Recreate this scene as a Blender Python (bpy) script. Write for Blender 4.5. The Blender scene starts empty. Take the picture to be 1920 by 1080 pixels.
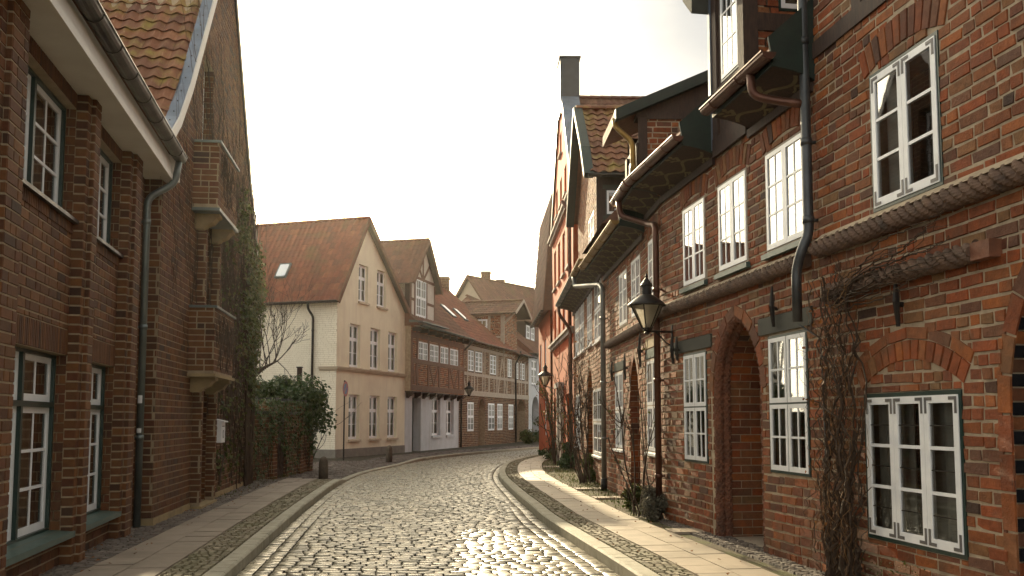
import bpy, math, random
from mathutils import Vector, geometry
R = math.radians
rng = random.Random(7)
col = bpy.context.scene.collection
# ------------------------------------------------------------------ camera model
FPX, TH, HZ, CH = 1720.0, R(4.7), 787.0, 1.6
PY = HZ - FPX*math.tan(TH)
def ray(px, py):
    X = (px-960)/FPX; Y = (PY-py)/FPX
    return (X, math.cos(TH)-Y*math.sin(TH), math.sin(TH)+Y*math.cos(TH))
def ground(px, py, z=0.0):
    r = ray(px, py); t = (z-CH)/r[2]
    return (r[0]*t, r[1]*t)
def atdepth(px, py, y):
    r = ray(px, py); t = y/r[1]
    return Vector((r[0]*t, y, CH+r[2]*t))
class Frame:
    """vertical plane: u along, z up, d outward"""
    def __init__(s, p0, vp=None, away=True, dirv=None):
        s.p0 = p0
        if dirv is None:
            r = ray(vp, HZ); L = math.hypot(r[0], r[1]); dirv = (r[0]/L, r[1]/L)
            if not away: dirv = (-dirv[0], -dirv[1])
        s.U = dirv; s.N = (dirv[1], -dirv[0])
    def pt(s, u, z, d=0.0):
        return Vector((s.p0[0]+u*s.U[0]+d*s.N[0], s.p0[1]+u*s.U[1]+d*s.N[1], z))
    def uz(s, px, py, d=0.0):
        r = ray(px, py); qx = s.p0[0]+d*s.N[0]; qy = s.p0[1]+d*s.N[1]
        t = (qx*s.N[0]+qy*s.N[1])/(r[0]*s.N[0]+r[1]*s.N[1])
        return ((r[0]*t-qx)*s.U[0]+(r[1]*t-qy)*s.U[1], CH+r[2]*t)
    def u(s, px, py, d=0.0): return s.uz(px, py, d)[0]
    def z(s, px, py, d=0.0): return s.uz(px, py, d)[1]
    def side(s, u, d=0.0, plus=True):
        """frame of the wall that faces +U (plus) or -U, starting at (u,d)"""
        p = s.pt(u, 0, d)
        dv = (-s.U[1], s.U[0]) if plus else (s.U[1], -s.U[0])
        return Frame((p.x, p.y), dirv=dv)
# ------------------------------------------------------------------ materials
def nd(nt, t, **kw):
    n = nt.nodes.new(t)
    for k, v in kw.items(): setattr(n, k, v)
    return n
def newmat(name):
    m = bpy.data.materials.new(name); m.use_nodes = True
    return m, m.node_tree, m.node_tree.nodes['Principled BSDF']
def ramp(nt, stops):
    r = nd(nt, 'ShaderNodeValToRGB'); e = r.color_ramp.elements
    while len(e) < len(stops): e.new(0.5)
    for i, (p, c) in enumerate(stops):
        e[i].position = p; e[i].color = (*c, 1)
    return r
def mixrgb(nt, typ, fac, a, b):
    m = nd(nt, 'ShaderNodeMix', data_type='RGBA', blend_type=typ)
    for s, v in ((0, fac), (6, a), (7, b)):
        if isinstance(v, (int, float)): m.inputs[s].default_value = v
        elif isinstance(v, tuple): m.inputs[s].default_value = (*v, 1)
        else: nt.links.new(v, m.inputs[s])
    return m.outputs[2]
def noise(nt, scale, detail=4, rough=.55, vec=None, stretch=None):
    tc = nd(nt, 'ShaderNodeTexCoord'); src = tc.outputs['Object']
    if stretch:
        mp = nd(nt, 'ShaderNodeMapping'); mp.inputs['Scale'].default_value = stretch
        nt.links.new(src, mp.inputs[0]); src = mp.outputs[0]
    n = nd(nt, 'ShaderNodeTexNoise'); n.inputs['Scale'].default_value = scale
    n.inputs['Detail'].default_value = detail; n.inputs['Roughness'].default_value = rough
    nt.links.new(src, n.inputs['Vector'])
    return n.outputs['Fac']
def remap(nt, v, a, b, c=0., d=1.):
    m = nd(nt, 'ShaderNodeMapRange'); m.inputs[1].default_value = a; m.inputs[2].default_value = b
    m.inputs[3].default_value = c; m.inputs[4].default_value = d
    nt.links.new(v, m.inputs[0]); return m.outputs[0]
def surf(name, c1, c2=None, scale=6., rough=.75, bump=.0, bscale=None, metal=0., spec=.4, island=None,
         stain=None, stain_scale=1.1, stain_rng=(.52, .72), lichen=None, lichen_rng=(.55, .7), lichen_scale=2.5, stretch=None, bdist=.01, rvar=.0, streak=None):
    m, nt, b = newmat(name)
    c2 = c2 or tuple(x*.8 for x in c1)
    if island:
        g = nd(nt, 'ShaderNodeNewGeometry')
        base = ramp(nt, island); base.color_ramp.interpolation = 'LINEAR'
        nt.links.new(g.outputs['Random Per Island'], base.inputs[0])
        n1 = noise(nt, scale, 5, .65, stretch=stretch)
        f = remap(nt, n1, .3, .7)
        cc = mixrgb(nt, 'MULTIPLY', 1.0, base.outputs[0], mixrgb(nt, 'MIX', f, c2, c1))
    else:
        n1 = noise(nt, scale, 5, .6, stretch=stretch); f = remap(nt, n1, .32, .68)
        cc = mixrgb(nt, 'MIX', f, c2, c1)
    if stain:
        n2 = noise(nt, stain_scale, 6, .6)
        cc = mixrgb(nt, 'MIX', remap(nt, n2, stain_rng[0], stain_rng[1], 0, .8), cc, stain)
    if streak:
        n4 = noise(nt, 1.6, 7, .65, stretch=(2.2, 2.2, .22))
        cc = mixrgb(nt, 'MIX', remap(nt, n4, .5, .78, 0, .75), cc, streak)
    if lichen:
        n3 = noise(nt, lichen_scale, 6, .65)
        cc = mixrgb(nt, 'MIX', remap(nt, n3, lichen_rng[0], lichen_rng[1], 0, .85), cc, lichen)
    nt.links.new(cc, b.inputs['Base Color'])
    b.inputs['Roughness'].default_value = rough
    if rvar:
        nt.links.new(remap(nt, noise(nt, scale*.7, 3), .3, .7, rough-rvar, rough+rvar), b.inputs['Roughness'])
    b.inputs['Metallic'].default_value = metal
    b.inputs['Specular IOR Level'].default_value = spec
    if bump:
        bp = nd(nt, 'ShaderNodeBump'); bp.inputs['Strength'].default_value = bump; bp.inputs['Distance'].default_value = bdist
        nt.links.new(noise(nt, bscale or scale*4, 6, .7), bp.inputs['Height'])
        nt.links.new(bp.outputs[0], b.inputs['Normal'])
    return m
M = {}
M['brick_old'] = surf('old_red_brick', (1, 1, 1), (.55, .5, .48), 14, .82, .9, 38, bdist=.012,
    island=[(0, (.21, .055, .016)), (.14, (.32, .078, .018)), (.24, (.13, .042, .02)), (.36, (.38, .11, .022)), (.48, (.26, .095, .035)), (.58, (.15, .068, .042)), (.7, (.34, .078, .018)), (.82, (.24, .125, .05)), (.92, (.29, .08, .024)), (.97, (.12, .05, .028)), (1, (.045, .026, .02))],
    stain=(.10, .058, .03), stain_scale=2.6, stain_rng=(.52, .76))
M['mortar_old'] = surf('old_lime_mortar', (.47, .375, .265), (.30, .235, .165), 9, .95, .8, 60, stain=(.24, .19, .13), stain_scale=1.4, stain_rng=(.55, .8))
M['brick_sun'] = surf('buff_red_brick', (1, 1, 1), (.6, .55, .5), 14, .82, .9, 38, bdist=.012,
    island=[(0, (.24, .09, .045)), (.3, (.32, .12, .055)), (.6, (.22, .08, .04)), (.8, (.36, .17, .08)), (1, (.16, .07, .05))])
M['brick_brown'] = surf('brown_facing_brick', (1, 1, 1), (.62, .6, .58), 12, .8, .6, 50, bdist=.006,
    island=[(0, (.115, .042, .014)), (.2, (.16, .064, .019)), (.4, (.08, .03, .012)), (.6, (.20, .08, .022)), (.8, (.13, .04, .014)), (.95, (.08, .032, .014)), (1, (.045, .022, .013))],
    stain=(.075, .042, .024), stain_scale=.9, stain_rng=(.55, .8))
M['mortar_brown'] = surf('grey_tan_mortar', (.36, .275, .18), (.24, .185, .12), 8, .95, .5, 60, stain=(.25, .19, .13), stain_scale=.8, stain_rng=(.52, .8))
M['brick_dark'] = surf('dark_glazed_brick', (.008, .009, .012), (.016, .016, .02), 8, .25, .3, 20, spec=.6)
M['stone_yellow'] = surf('yellow_sandstone', (.38, .28, .14), (.26, .19, .1), 5, .85, .5, 30, stain=(.12, .09, .06), stain_scale=2.5)
M['cream'] = surf('cream_render', (.80, .745, .58), (.75, .69, .53), 2.2, .85, .3, 45, bdist=.004, stain=(.56, .47, .36), stain_scale=.6, stain_rng=(.5, .85), streak=(.62, .55, .44))
M['cream_side'] = surf('pale_painted_brick', (.86, .81, .68), (.80, .75, .62), 2.5, .85, .5, 14, bdist=.006, stain=(.66, .6, .48), stain_scale=.9, stain_rng=(.55, .9))
M['cream_pale'] = surf('pale_render_band', (.55, .47, .36), (.48, .41, .31), 2.5, .85, .2, 45, bdist=.004)
M['grey_plinth'] = surf('grey_plinth_render', (.25, .23, .2), (.18, .165, .145), 3, .9, .3, 30)
M['paleblue'] = surf('pale_blue_render', (.56, .57, .60), (.49, .50, .52), 2, .85, .25, 40, bdist=.004, stain=(.38, .38, .38), stain_scale=.8, stain_rng=(.5, .8), streak=(.36, .35, .33))
M['whitewash'] = surf('whitewashed_infill', (.62, .57, .52), (.52, .47, .42), 3, .9, .3, 25)
M['orange'] = surf('orange_render', (.46, .075, .012), (.38, .06, .01), 1.8, .85, .25, 40, bdist=.004, stain=(.34, .07, .02), stain_scale=.9, streak=(.30, .07, .025))
M['orange_trim'] = surf('grey_render_trim', (.42, .38, .34), (.35, .31, .28), 3, .85, .2, 30)
M['timber_dark'] = surf('dark_oak_timber', (.062, .034, .024), (.03, .018, .014), 5, .75, .5, 30, stretch=(6, 6, 1.2))
M['timber_red'] = surf('weathered_red_timber', (.18, .095, .058), (.12, .062, .04), 5, .8, .5, 30)
M['timber_pale'] = surf('pale_painted_timber', (.42, .35, .28), (.33, .27, .22), 5, .8, .4, 30)
M['board_grey'] = surf('grey_green_board', (.055, .056, .045), (.035, .036, .03), 6, .75, .4, 30)
M['board_green'] = surf('dark_green_board', (.018, .032, .024), (.012, .02, .016), 6, .6, .2, 30)
M['paint_green'] = surf('dark_green_paint', (.006, .03, .025), (.008, .022, .02), 8, .35, .1, 60, spec=.5)
M['paint_mid'] = surf('sea_green_paint', (.013, .034, .028), (.011, .027, .023), 8, .4, .1, 60, spec=.5)
M['paint_greygreen'] = surf('grey_green_paint', (.075, .12, .105), (.055, .09, .08), 8, .4, .1, 60, spec=.5)
M['white'] = surf('white_gloss_paint', (.80, .81, .83), (.72, .73, .75), 7, .35, .08, 60, spec=.5, stain=(.55, .51, .46), stain_scale=5, stain_rng=(.62, .85))
M['white_soffit'] = surf('white_soffit_board', (.72, .69, .64), (.62, .58, .53), 2, .55, .1, 30)
M['zinc'] = surf('weathered_zinc', (.16, .185, .18), (.115, .135, .132), 4, .42, .15, 20, metal=.6, rvar=.1)
M['zinc_pale'] = surf('pale_zinc_pipe', (.23, .23, .215), (.17, .17, .16), 4, .4, .15, 20, metal=.4, rvar=.1)
M['zinc_blue'] = surf('blue_zinc_flashing', (.17, .205, .26), (.11, .135, .175), 3, .45, .1, 20, metal=.5, rvar=.08)
M['zinc_dark'] = surf('dark_zinc_gutter', (.06, .055, .05), (.035, .032, .03), 5, .4, .15, 20, metal=.6, rvar=.1)
M['pipe_dark'] = surf('dark_lead_pipe', (.085, .09, .095), (.055, .057, .06), 5, .4, .2, 25, metal=.5)
M['copper'] = surf('brown_copper', (.13, .055, .035), (.085, .038, .026), 5, .4, .15, 25, metal=.5, rvar=.1)
M['copper_gold'] = surf('tarnished_brass_pipe', (.28, .17, .04), (.19, .11, .03), 5, .38, .15, 25, metal=.6)
M['iron'] = surf('black_wrought_iron', (.018, .017, .016), (.03, .022, .018), 9, .5, .3, 40, metal=.3)
M['steel'] = surf('sash_hardware_steel', (.15, .145, .15), (.10, .095, .10), 9, .5, .1, 40, metal=.4)
M['room'] = surf('dark_interior', (.018, .016, .014), (.03, .026, .022), 2, .9)
M['curtain'] = surf('off_white_curtain', (.52, .50, .45), (.38, .36, .32), 3, .9, 0)
M['slate'] = surf('dark_slate', (.045, .05, .055), (.03, .032, .036), 4, .5, .4, 20)
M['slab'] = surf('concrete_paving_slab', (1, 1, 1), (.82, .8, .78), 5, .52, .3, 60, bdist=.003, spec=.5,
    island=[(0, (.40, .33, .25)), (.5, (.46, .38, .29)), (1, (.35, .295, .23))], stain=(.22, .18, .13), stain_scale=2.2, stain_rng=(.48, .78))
M['slab_shade'] = surf('shade_darkened_brownish_slab', (1, 1, 1), (.82, .8, .78), 5, .7, .3, 60, bdist=.003, spec=.35, island=[(0, (.25, .2, .16)), (.5, (.29, .235, .185)), (1, (.22, .175, .14))], stain=(.15, .12, .09), stain_scale=2.2, stain_rng=(.48, .78))  # brownish slabs, darkened further to paint in the shade on this pavement
M['kerb'] = surf('granite_kerb', (.36, .33, .25), (.26, .24, .18), 7, .7, .6, 40, stain=(.15, .14, .075), stain_scale=1.8, stain_rng=(.52, .8))
M['mosaic'] = surf('mossy_small_cobbles', (1, 1, 1), (.7, .68, .6), 12, .7, .5, 40,
    island=[(0, (.19, .155, .105)), (.4, (.26, .215, .145)), (.7, (.15, .13, .08)), (1, (.33, .27, .19))], stain=(.12, .115, .045), stain_scale=1.2, stain_rng=(.45, .7))
M['mosaic_grey'] = surf('grey_small_cobbles', (1, 1, 1), (.7, .66, .62), 12, .65, .5, 40,
    island=[(0, (.12, .095, .08)), (.4, (.17, .14, .12)), (.7, (.09, .075, .065)), (1, (.23, .19, .165))])
M['cobble'] = surf('worn_granite_setts', (1, 1, 1), (.75, .72, .68), 11, .3, .35, 45, bdist=.004, spec=.7, rvar=.08,
    island=[(0, (.22, .195, .135)), (.35, (.29, .26, .18)), (.6, (.18, .16, .115)), (.8, (.34, .305, .21)), (1, (.24, .205, .145))])
M['joint'] = surf('dark_joint_earth', (.035, .028, .018), (.055, .045, .025), 10, .95, .6, 50)
M['soil'] = surf('garden_soil', (.075, .055, .034), (.12, .09, .055), 7, .95, 1., 25, bdist=.03, lichen=(.10, .105, .03), lichen_scale=3, lichen_rng=(.44, .6))
M['ground'] = surf('town_ground', (.10, .09, .075), (.07, .065, .055), .5, .9)
M['bark'] = surf('dark_bark', (.06, .042, .03), (.035, .025, .018), 15, .9, .6, 40)
M['vine'] = surf('dry_vine_stems', (.065, .038, .022), (.035, .022, .014), 9, .85, .4, 40)
M['vine_gold'] = surf('golden_dry_twigs', (.22, .11, .04), (.12, .06, .025), 9, .8, .3, 40)
def leafmat(name, cols, rough=.45):
    m, nt, b = newmat(name)
    g = nd(nt, 'ShaderNodeNewGeometry'); r = ramp(nt, cols)
    nt.links.new(g.outputs['Random Per Island'], r.inputs[0]); nt.links.new(r.outputs[0], b.inputs['Base Color'])
    b.inputs['Roughness'].default_value = rough; b.inputs['Specular IOR Level'].default_value = .4
    t = nd(nt, 'ShaderNodeBsdfTranslucent'); nt.links.new(r.outputs[0], t.inputs[0])
    mx = nd(nt, 'ShaderNodeMixShader'); mx.inputs[0].default_value = .3
    nt.links.new(b.outputs[0], mx.inputs[1]); nt.links.new(t.outputs[0], mx.inputs[2])
    nt.links.new(mx.outputs[0], nt.nodes['Material Output'].inputs[0])
    return m
M['leaf'] = leafmat('evergreen_leaves', [(0, (.022, .045, .012)), (.5, (.04, .075, .018)), (.85, (.06, .095, .03)), (1, (.10, .12, .03))], .35)
M['leaf_ivy'] = leafmat('ivy_leaves', [(0, (.03, .045, .008)), (.5, (.065, .085, .014)), (.85, (.10, .11, .02)), (1, (.09, .05, .015))])
M['leaf_grey'] = leafmat('grey_herb_leaves', [(0, (.09, .085, .06)), (.6, (.14, .13, .095)), (1, (.19, .17, .12))], .7)
M['leaf_dry'] = leafmat('dry_leaves', [(0, (.16, .06, .02)), (.6, (.24, .10, .03)), (1, (.10, .05, .02))], .7)
M['leaf_yg'] = leafmat('yellow_green_leaves', [(0, (.05, .07, .015)), (.5, (.09, .10, .02)), (1, (.16, .12, .03))])
def tilemat(name, stops, lichen=None, rng_=(.5, .68), sc=1.6):
    return surf(name, (1, 1, 1), (.68, .64, .6), 5, .75, .4, 40, island=stops, lichen=lichen, lichen_rng=rng_, lichen_scale=sc)
M['tile_mossy'] = tilemat('mossy_pantile', [(0, (.17, .066, .03)), (.4, (.225, .085, .034)), (.7, (.135, .052, .025)), (1, (.26, .105, .045))], (.22, .165, .03), (.5, .66), 1.9)
M['tile_red'] = tilemat('red_pantile', [(0, (.20, .07, .04)), (.4, (.26, .09, .05)), (.7, (.17, .065, .04)), (1, (.30, .115, .06))], (.13, .09, .035), (.55, .75), .8)
M['tile_brown'] = tilemat('brown_pantile', [(0, (.15, .07, .045)), (.4, (.20, .09, .055)), (.7, (.125, .06, .04)), (1, (.235, .11, .065))], (.13, .10, .04), (.52, .75), .9)
M['tile_plain'] = surf('old_roof_tile', (.19, .085, .05), (.13, .06, .04), 9, .8, .8, 14, bdist=.03)
def glassmat(name, tint=(.9, .93, .92), ior=1.5, bumps=.012, extra=.06, mul=2.6):
    m, nt, b = newmat(name); nt.nodes.remove(b)
    fr = nd(nt, 'ShaderNodeFresnel'); fr.inputs[0].default_value = ior
    gl = nd(nt, 'ShaderNodeBsdfGlossy'); gl.inputs['Roughness'].default_value = .02
    bp = nd(nt, 'ShaderNodeBump'); bp.inputs['Strength'].default_value = bumps; bp.inputs['Distance'].default_value = .02
    nt.links.new(noise(nt, 3.5, 2), bp.inputs['Height']); nt.links.new(bp.outputs[0], gl.inputs['Normal'])
    tr = nd(nt, 'ShaderNodeBsdfTransparent'); tr.inputs[0].default_value = (*tint, 1)
    mx = nd(nt, 'ShaderNodeMixShader')
    # two panes of glass: the second surface adds about as much again
    a = nd(nt, 'ShaderNodeMath', operation='MULTIPLY_ADD', use_clamp=True); a.inputs[1].default_value = mul; a.inputs[2].default_value = extra
    nt.links.new(fr.outputs[0], a.inputs[0]); nt.links.new(a.outputs[0], mx.inputs[0])
    nt.links.new(tr.outputs[0], mx.inputs[1]); nt.links.new(gl.outputs[0], mx.inputs[2])
    nt.links.new(mx.outputs[0], nt.nodes['Material Output'].inputs[0])
    return m
M['glass'] = glassmat('window_glass'); M['glass_single'] = glassmat('single_pane_glass', (.8, .83, .8), 1.45, .012, .0, .8)
def frosted():
    m, nt, b = newmat('milky_lamp_glass'); nt.nodes.remove(b)
    tl = nd(nt, 'ShaderNodeBsdfTranslucent'); tl.inputs[0].default_value = (.85, .80, .68, 1); tr = nd(nt, 'ShaderNodeBsdfTransparent'); gl = nd(nt, 'ShaderNodeBsdfGlossy'); gl.inputs['Roughness'].default_value = .08
    a = nd(nt, 'ShaderNodeMixShader'); a.inputs[0].default_value = .45; nt.links.new(tl.outputs[0], a.inputs[1]); nt.links.new(tr.outputs[0], a.inputs[2])
    c = nd(nt, 'ShaderNodeMixShader'); f = nd(nt, 'ShaderNodeFresnel'); nt.links.new(f.outputs[0], c.inputs[0]); nt.links.new(a.outputs[0], c.inputs[1]); nt.links.new(gl.outputs[0], c.inputs[2])
    nt.links.new(c.outputs[0], nt.nodes['Material Output'].inputs[0]); return m
M['lampglass'] = frosted()
M['bulb'] = surf('frosted_bulb', (.8, .75, .6), (.7, .65, .5), 5, .4)
M['signred'] = surf('red_sign_enamel', (.30, .02, .02), (.26, .018, .018), 5, .4)
M['signblue'] = surf('blue_sign_enamel', (.02, .05, .2), (.018, .045, .18), 5, .4)
M['sticker'] = surf('white_sticker_paper', (.75, .75, .75), (.65, .65, .65), 20, .6)
M['blackink'] = surf('black_print', (.02, .02, .02), (.03, .03, .03), 20, .6)
M['ochre'] = surf('ochre_ornament_paint', (.19, .15, .075), (.13, .10, .05), 9, .75, .2, 40)
# ------------------------------------------------------------------ mesh builder
class MB:
    def __init__(s): s.v = []; s.f = []; s.m = []; s.mats = []; s.smooth = False
    def mi(s, mname):
        if mname not in s.mats: s.mats.append(mname)
        return s.mats.index(mname)
    def add(s, vs, fs, mname):
        k = s.mi(mname); o = len(s.v); s.v.extend(vs)
        for f in fs: s.f.append(tuple(i+o for i in f)); s.m.append(k)
    def quad(s, a, b, c, d, mname): s.add([a, b, c, d], [(0, 1, 2, 3)], mname)
    def hexa(s, p, mname):
        """8 points: bottom ring 0-3, top ring 4-7"""
        s.add(p, [(3, 2, 1, 0), (4, 5, 6, 7), (0, 1, 5, 4), (1, 2, 6, 5), (2, 3, 7, 6), (3, 0, 4, 7)], mname)
    def fbox(s, F, u0, u1, z0, z1, d0, d1, mname):
        s.hexa([F.pt(u0, z0, d1), F.pt(u1, z0, d1), F.pt(u1, z0, d0), F.pt(u0, z0, d0),
                F.pt(u0, z1, d1), F.pt(u1, z1, d1), F.pt(u1, z1, d0), F.pt(u0, z1, d0)], mname)
    def fbar(s, F, a, b, w, d0, d1, mname):
        """straight timber between (u,z) points a and b in the plane, width w"""
        ax, az = a; bx, bz = b; L = math.hypot(bx-ax, bz-az); nx, nz = -(bz-az)/L*w/2, (bx-ax)/L*w/2
        q = [(ax+nx, az+nz), (bx+nx, bz+nz), (bx-nx, bz-nz), (ax-nx, az-nz)]
        s.hexa([F.pt(*p, d0) for p in q]+[F.pt(*p, d1) for p in q], mname)
    def wbox(s, c, x, y, z, mname, ux=Vector((1, 0, 0)), uy=Vector((0, 1, 0))):
        uz = Vector((0, 0, 1)); c = Vector(c)
        P = [c+ux*(sx*x/2)+uy*(sy*y/2)+uz*(sz*z) for sz in (0, 1) for sx, sy in ((-1, -1), (1, -1), (1, 1), (-1, 1))]
        s.hexa(P, mname)
    def prism(s, F, poly, d0, d1, mname):
        n = len(poly); a = [F.pt(u, z, d1) for u, z in poly]; b = [F.pt(u, z, d0) for u, z in poly]
        s.add(a+b, [tuple(range(n)), tuple(range(2*n-1, n-1, -1))]+[(i, n+i, n+(i+1) % n, (i+1) % n) for i in range(n)], mname)
    def tube(s, pts, rad, mname, n=8, cap=True):
        pts = [Vector(p) for p in pts]; k = len(pts)
        rs = rad if isinstance(rad, (list, tuple)) else [rad]*k
        vs = []; prev = None
        for i, p in enumerate(pts):
            t = (pts[min(i+1, k-1)]-pts[max(i-1, 0)])
            t = t.normalized() if t.length > 1e-9 else Vector((0, 0, 1))
            a = prev if prev is not None else (Vector((0, 0, 1)) if abs(t.z) < .9 else Vector((1, 0, 0)))
            a = (a-t*a.dot(t)); a = a.normalized() if a.length > 1e-6 else t.orthogonal().normalized()
            prev = a; b = t.cross(a)
            for j in range(n):
                th = 2*math.pi*j/n; vs.append(p+(a*math.cos(th)+b*math.sin(th))*rs[i])
        fs = [(i*n+j, i*n+(j+1) % n, (i+1)*n+(j+1) % n, (i+1)*n+j) for i in range(k-1) for j in range(n)]
        if cap: fs += [tuple(range(n-1, -1, -1)), tuple((k-1)*n+j for j in range(n))]
        s.add(vs, fs, mname)
    def lathe(s, c, prof, mname, n=16, rot=0., sx=1., sy=1.):
        c = Vector(c); vs = []; k = len(prof)
        for r, z in prof:
            for j in range(n):
                th = 2*math.pi*j/n+rot; vs.append(c+Vector((r*math.cos(th)*sx, r*math.sin(th)*sy, z)))
        fs = [(i*n+j, i*n+(j+1) % n, (i+1)*n+(j+1) % n, (i+1)*n+j) for i in range(k-1) for j in range(n)]
        fs += [tuple(range(n-1, -1, -1)), tuple((k-1)*n+j for j in range(n))]
        s.add(vs, fs, mname)
    def build(s, name, parent=None, smooth=False, origin=None):
        o0 = Vector(parent['_o']) if parent is not None else Vector(origin or (0, 0, 0))
        me = bpy.data.meshes.new(name)
        me.from_pydata([tuple(Vector(p)-o0) for p in s.v], [], s.f)
        for mn in s.mats: me.materials.append(M[mn])
        me.polygons.foreach_set('material_index', s.m)
        if smooth or s.smooth: me.polygons.foreach_set('use_smooth', [True]*len(s.f))
        me.update()
        o = bpy.data.objects.new(name, me); col.objects.link(o)
        if parent is not None: o.parent = parent
        else: o.location = o0
        o['_o'] = tuple(o0)
        return o
def thing(name, label, cat, loc, group=None):
    o = bpy.data.objects.new(name, None); col.objects.link(o)
    o.location = loc; o['_o'] = tuple(loc); o['label'] = label; o['category'] = cat; o.empty_display_size = .3
    if group: o['group'] = group
    return o
def tag(o, label, cat, group=None):
    o['label'] = label; o['category'] = cat
    if group: o['group'] = group
    return o
def structure(mb, name, smooth=False):
    o = mb.build(name, None, smooth); o['kind'] = 'structure'; return o
# ------------------------------------------------------------------ walls, bricks
def rect(u0, u1, z0, z1): return [(u0, z0), (u1, z0), (u1, z1), (u0, z1)]
def pointed(u0, u1, z0, zs, za, n=9):
    w = u1-u0; h = za-zs; r = (w*w/4+h*h)/w; uc = (u0+u1)/2
    a = math.atan2(h, r-w/2)
    left = [(u0+r-r*math.cos(a*i/n), zs+r*math.sin(a*i/n)) for i in range(n+1)]
    right = [(u0+u1-p[0], p[1]) for p in left]
    return [(u0, z0), (u1, z0)]+right[:-1]+left[::-1]
def roundarch(u0, u1, z0, zs, za, n=14):
    w = u1-u0; h = za-zs; r = (w*w/4+h*h)/(2*h); uc = (u0+u1)/2; zc = za-r; a = math.asin(min(1, w/2/r))
    if h > w/2: a = math.pi-a
    arc = [(uc+r*math.sin(a-2*a*i/n), zc+r*math.cos(a-2*a*i/n)) for i in range(n+1)]
    return [(u0, z0), (u1, z0)]+arc
def arcpts(u0, u1, zs, za, n=14):
    return roundarch(u0, u1, zs-1, zs, za, n)[2:][::-1]
def offset_path(p, t):
    out = []
    for i in range(len(p)):
        a = p[max(i-1, 0)]; b = p[min(i+1, len(p)-1)]
        dx, dz = b[0]-a[0], b[1]-a[1]; L = math.hypot(dx, dz) or 1
        out.append((p[i][0]-dz/L*t, p[i][1]+dx/L*t))
    return out
def spans(poly, z):
    xs = []; n = len(poly)
    for i in range(n):
        (x0, z0), (x1, z1) = poly[i], poly[(i+1) % n]
        if (z0 <= z < z1) or (z1 <= z < z0): xs.append(x0+(z-z0)/(z1-z0)*(x1-x0))
    xs.sort(); return list(zip(xs[::2], xs[1::2]))
def inter(a, b):
    return [(max(p[0], q[0]), min(p[1], q[1])) for p in a for q in b if min(p[1], q[1])-max(p[0], q[0]) > .015]
def subtr(a, b):
    for q in b:
        c = []
        for p in a:
            if q[1] <= p[0] or q[0] >= p[1]: c.append(p); continue
            if q[0]-p[0] > .015: c.append((p[0], q[0]))
            if p[1]-q[1] > .015: c.append((q[1], p[1]))
        a = c
    return a
def brick1(mb, F, q, d0, d1, mname, ch=.004, jd=0.):
    """one brick: q = 4 (u,z) corners"""
    cu = sum(p[0] for p in q)/4; cz = sum(p[1] for p in q)/4
    fr = []
    for u, z in q:
        du, dz = cu-u, cz-z
        fr.append((u+max(-ch, min(ch, du)), z+max(-ch, min(ch, dz))))
    e = rng.uniform(-jd, jd); tu = rng.uniform(-jd, jd)*.6; tz = rng.uniform(-jd, jd)*.6
    tl = ((1, 1), (-1, 1), (-1, -1), (1, -1))
    a = [F.pt(u, z, d0) for u, z in q]
    b = [F.pt(u, z, d1+e+tu*k[0]+tz*k[1]) for (u, z), k in zip(fr, tl)]
    mb.add(a+b, [(4, 5, 6, 7), (0, 1, 5, 4), (1, 2, 6, 5), (2, 3, 7, 6), (3, 0, 4, 7)], mname)
def bricks(mb, F, outer, cuts, h, jt, lens, d0, d1, mname, jit=.0, jd=0., z0=None, wob=0.):
    zs = [p[1] for p in outer]; z = min(zs) if z0 is None else z0; top = max(zs); row = 0
    us = [p[0] for p in outer]; base = min(us)
    if isinstance(mname, str): mname = [mname]
    while z < top-.02:
        za, zb = z+jt/2, min(z+h-jt/2, top)
        iv = inter(spans(outer, za+.003), spans(outer, zb-.003)) if zb-za > .02 else []
        for c in cuts:
            s_ = spans(c, (za+zb)/2)+spans(c, za)+spans(c, zb-.001)
            iv = subtr(iv, s_)
        for a, b in iv:
            u = base-rng.random()*lens[0]*.8 if jit else base-(row % 2)*(lens[0]/2)
            k = 0
            while u < b:
                L = rng.choice(lens) if jit else lens[(k+row) % len(lens)]
                L *= 1+rng.uniform(-jit, jit); k += 1
                x0, x1 = max(u+jt/2, a), min(u+L-jt/2, b)
                if x1-x0 > .025:
                    j = lambda: rng.uniform(-jit, jit)*.035
                    w = math.sin(x0*1.3+z*.7)*wob
                    q = [(x0+j(), za+j()+w), (x1+j(), za+j()+w), (x1+j(), zb+j()+w), (x0+j(), zb+j()+w)] if jit else rect(x0, x1, za, zb)
                    brick1(mb, F, q, d0, d1, rng.choice(mname), .005 if jit else .003, jd)
                u += L
        for c in cuts:      # cut bricks right above and below a rectangular opening
            if len(c) != 4: continue
            c0, c1 = min(p[0] for p in c), max(p[0] for p in c); b0, b1 = min(p[1] for p in c), max(p[1] for p in c)
            for lo, hi in ((max(za, b1+.006), zb), (za, min(zb, b0-.006))):
                if za < (b1 if lo > za else b0) < zb and .022 < hi-lo < h-jt-.004:
                    iv = inter([(c0+.004, c1-.004)], inter(spans(outer, lo+.002), spans(outer, hi-.002)))
                    for c2 in cuts:
                        if c2 is not c: iv = subtr(iv, spans(c2, (lo+hi)/2)+spans(c2, lo)+spans(c2, hi-.001))
                    for a, b in iv:
                        u = a
                        while u < b-.02:
                            L = rng.choice(lens); x1 = min(u+L-jt, b)
                            if b-x1 < .06: x1 = b
                            brick1(mb, F, rect(u, x1, lo, hi), d0, d1, rng.choice(mname), .004, jd); u = x1+jt
        z += h; row += 1
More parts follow.
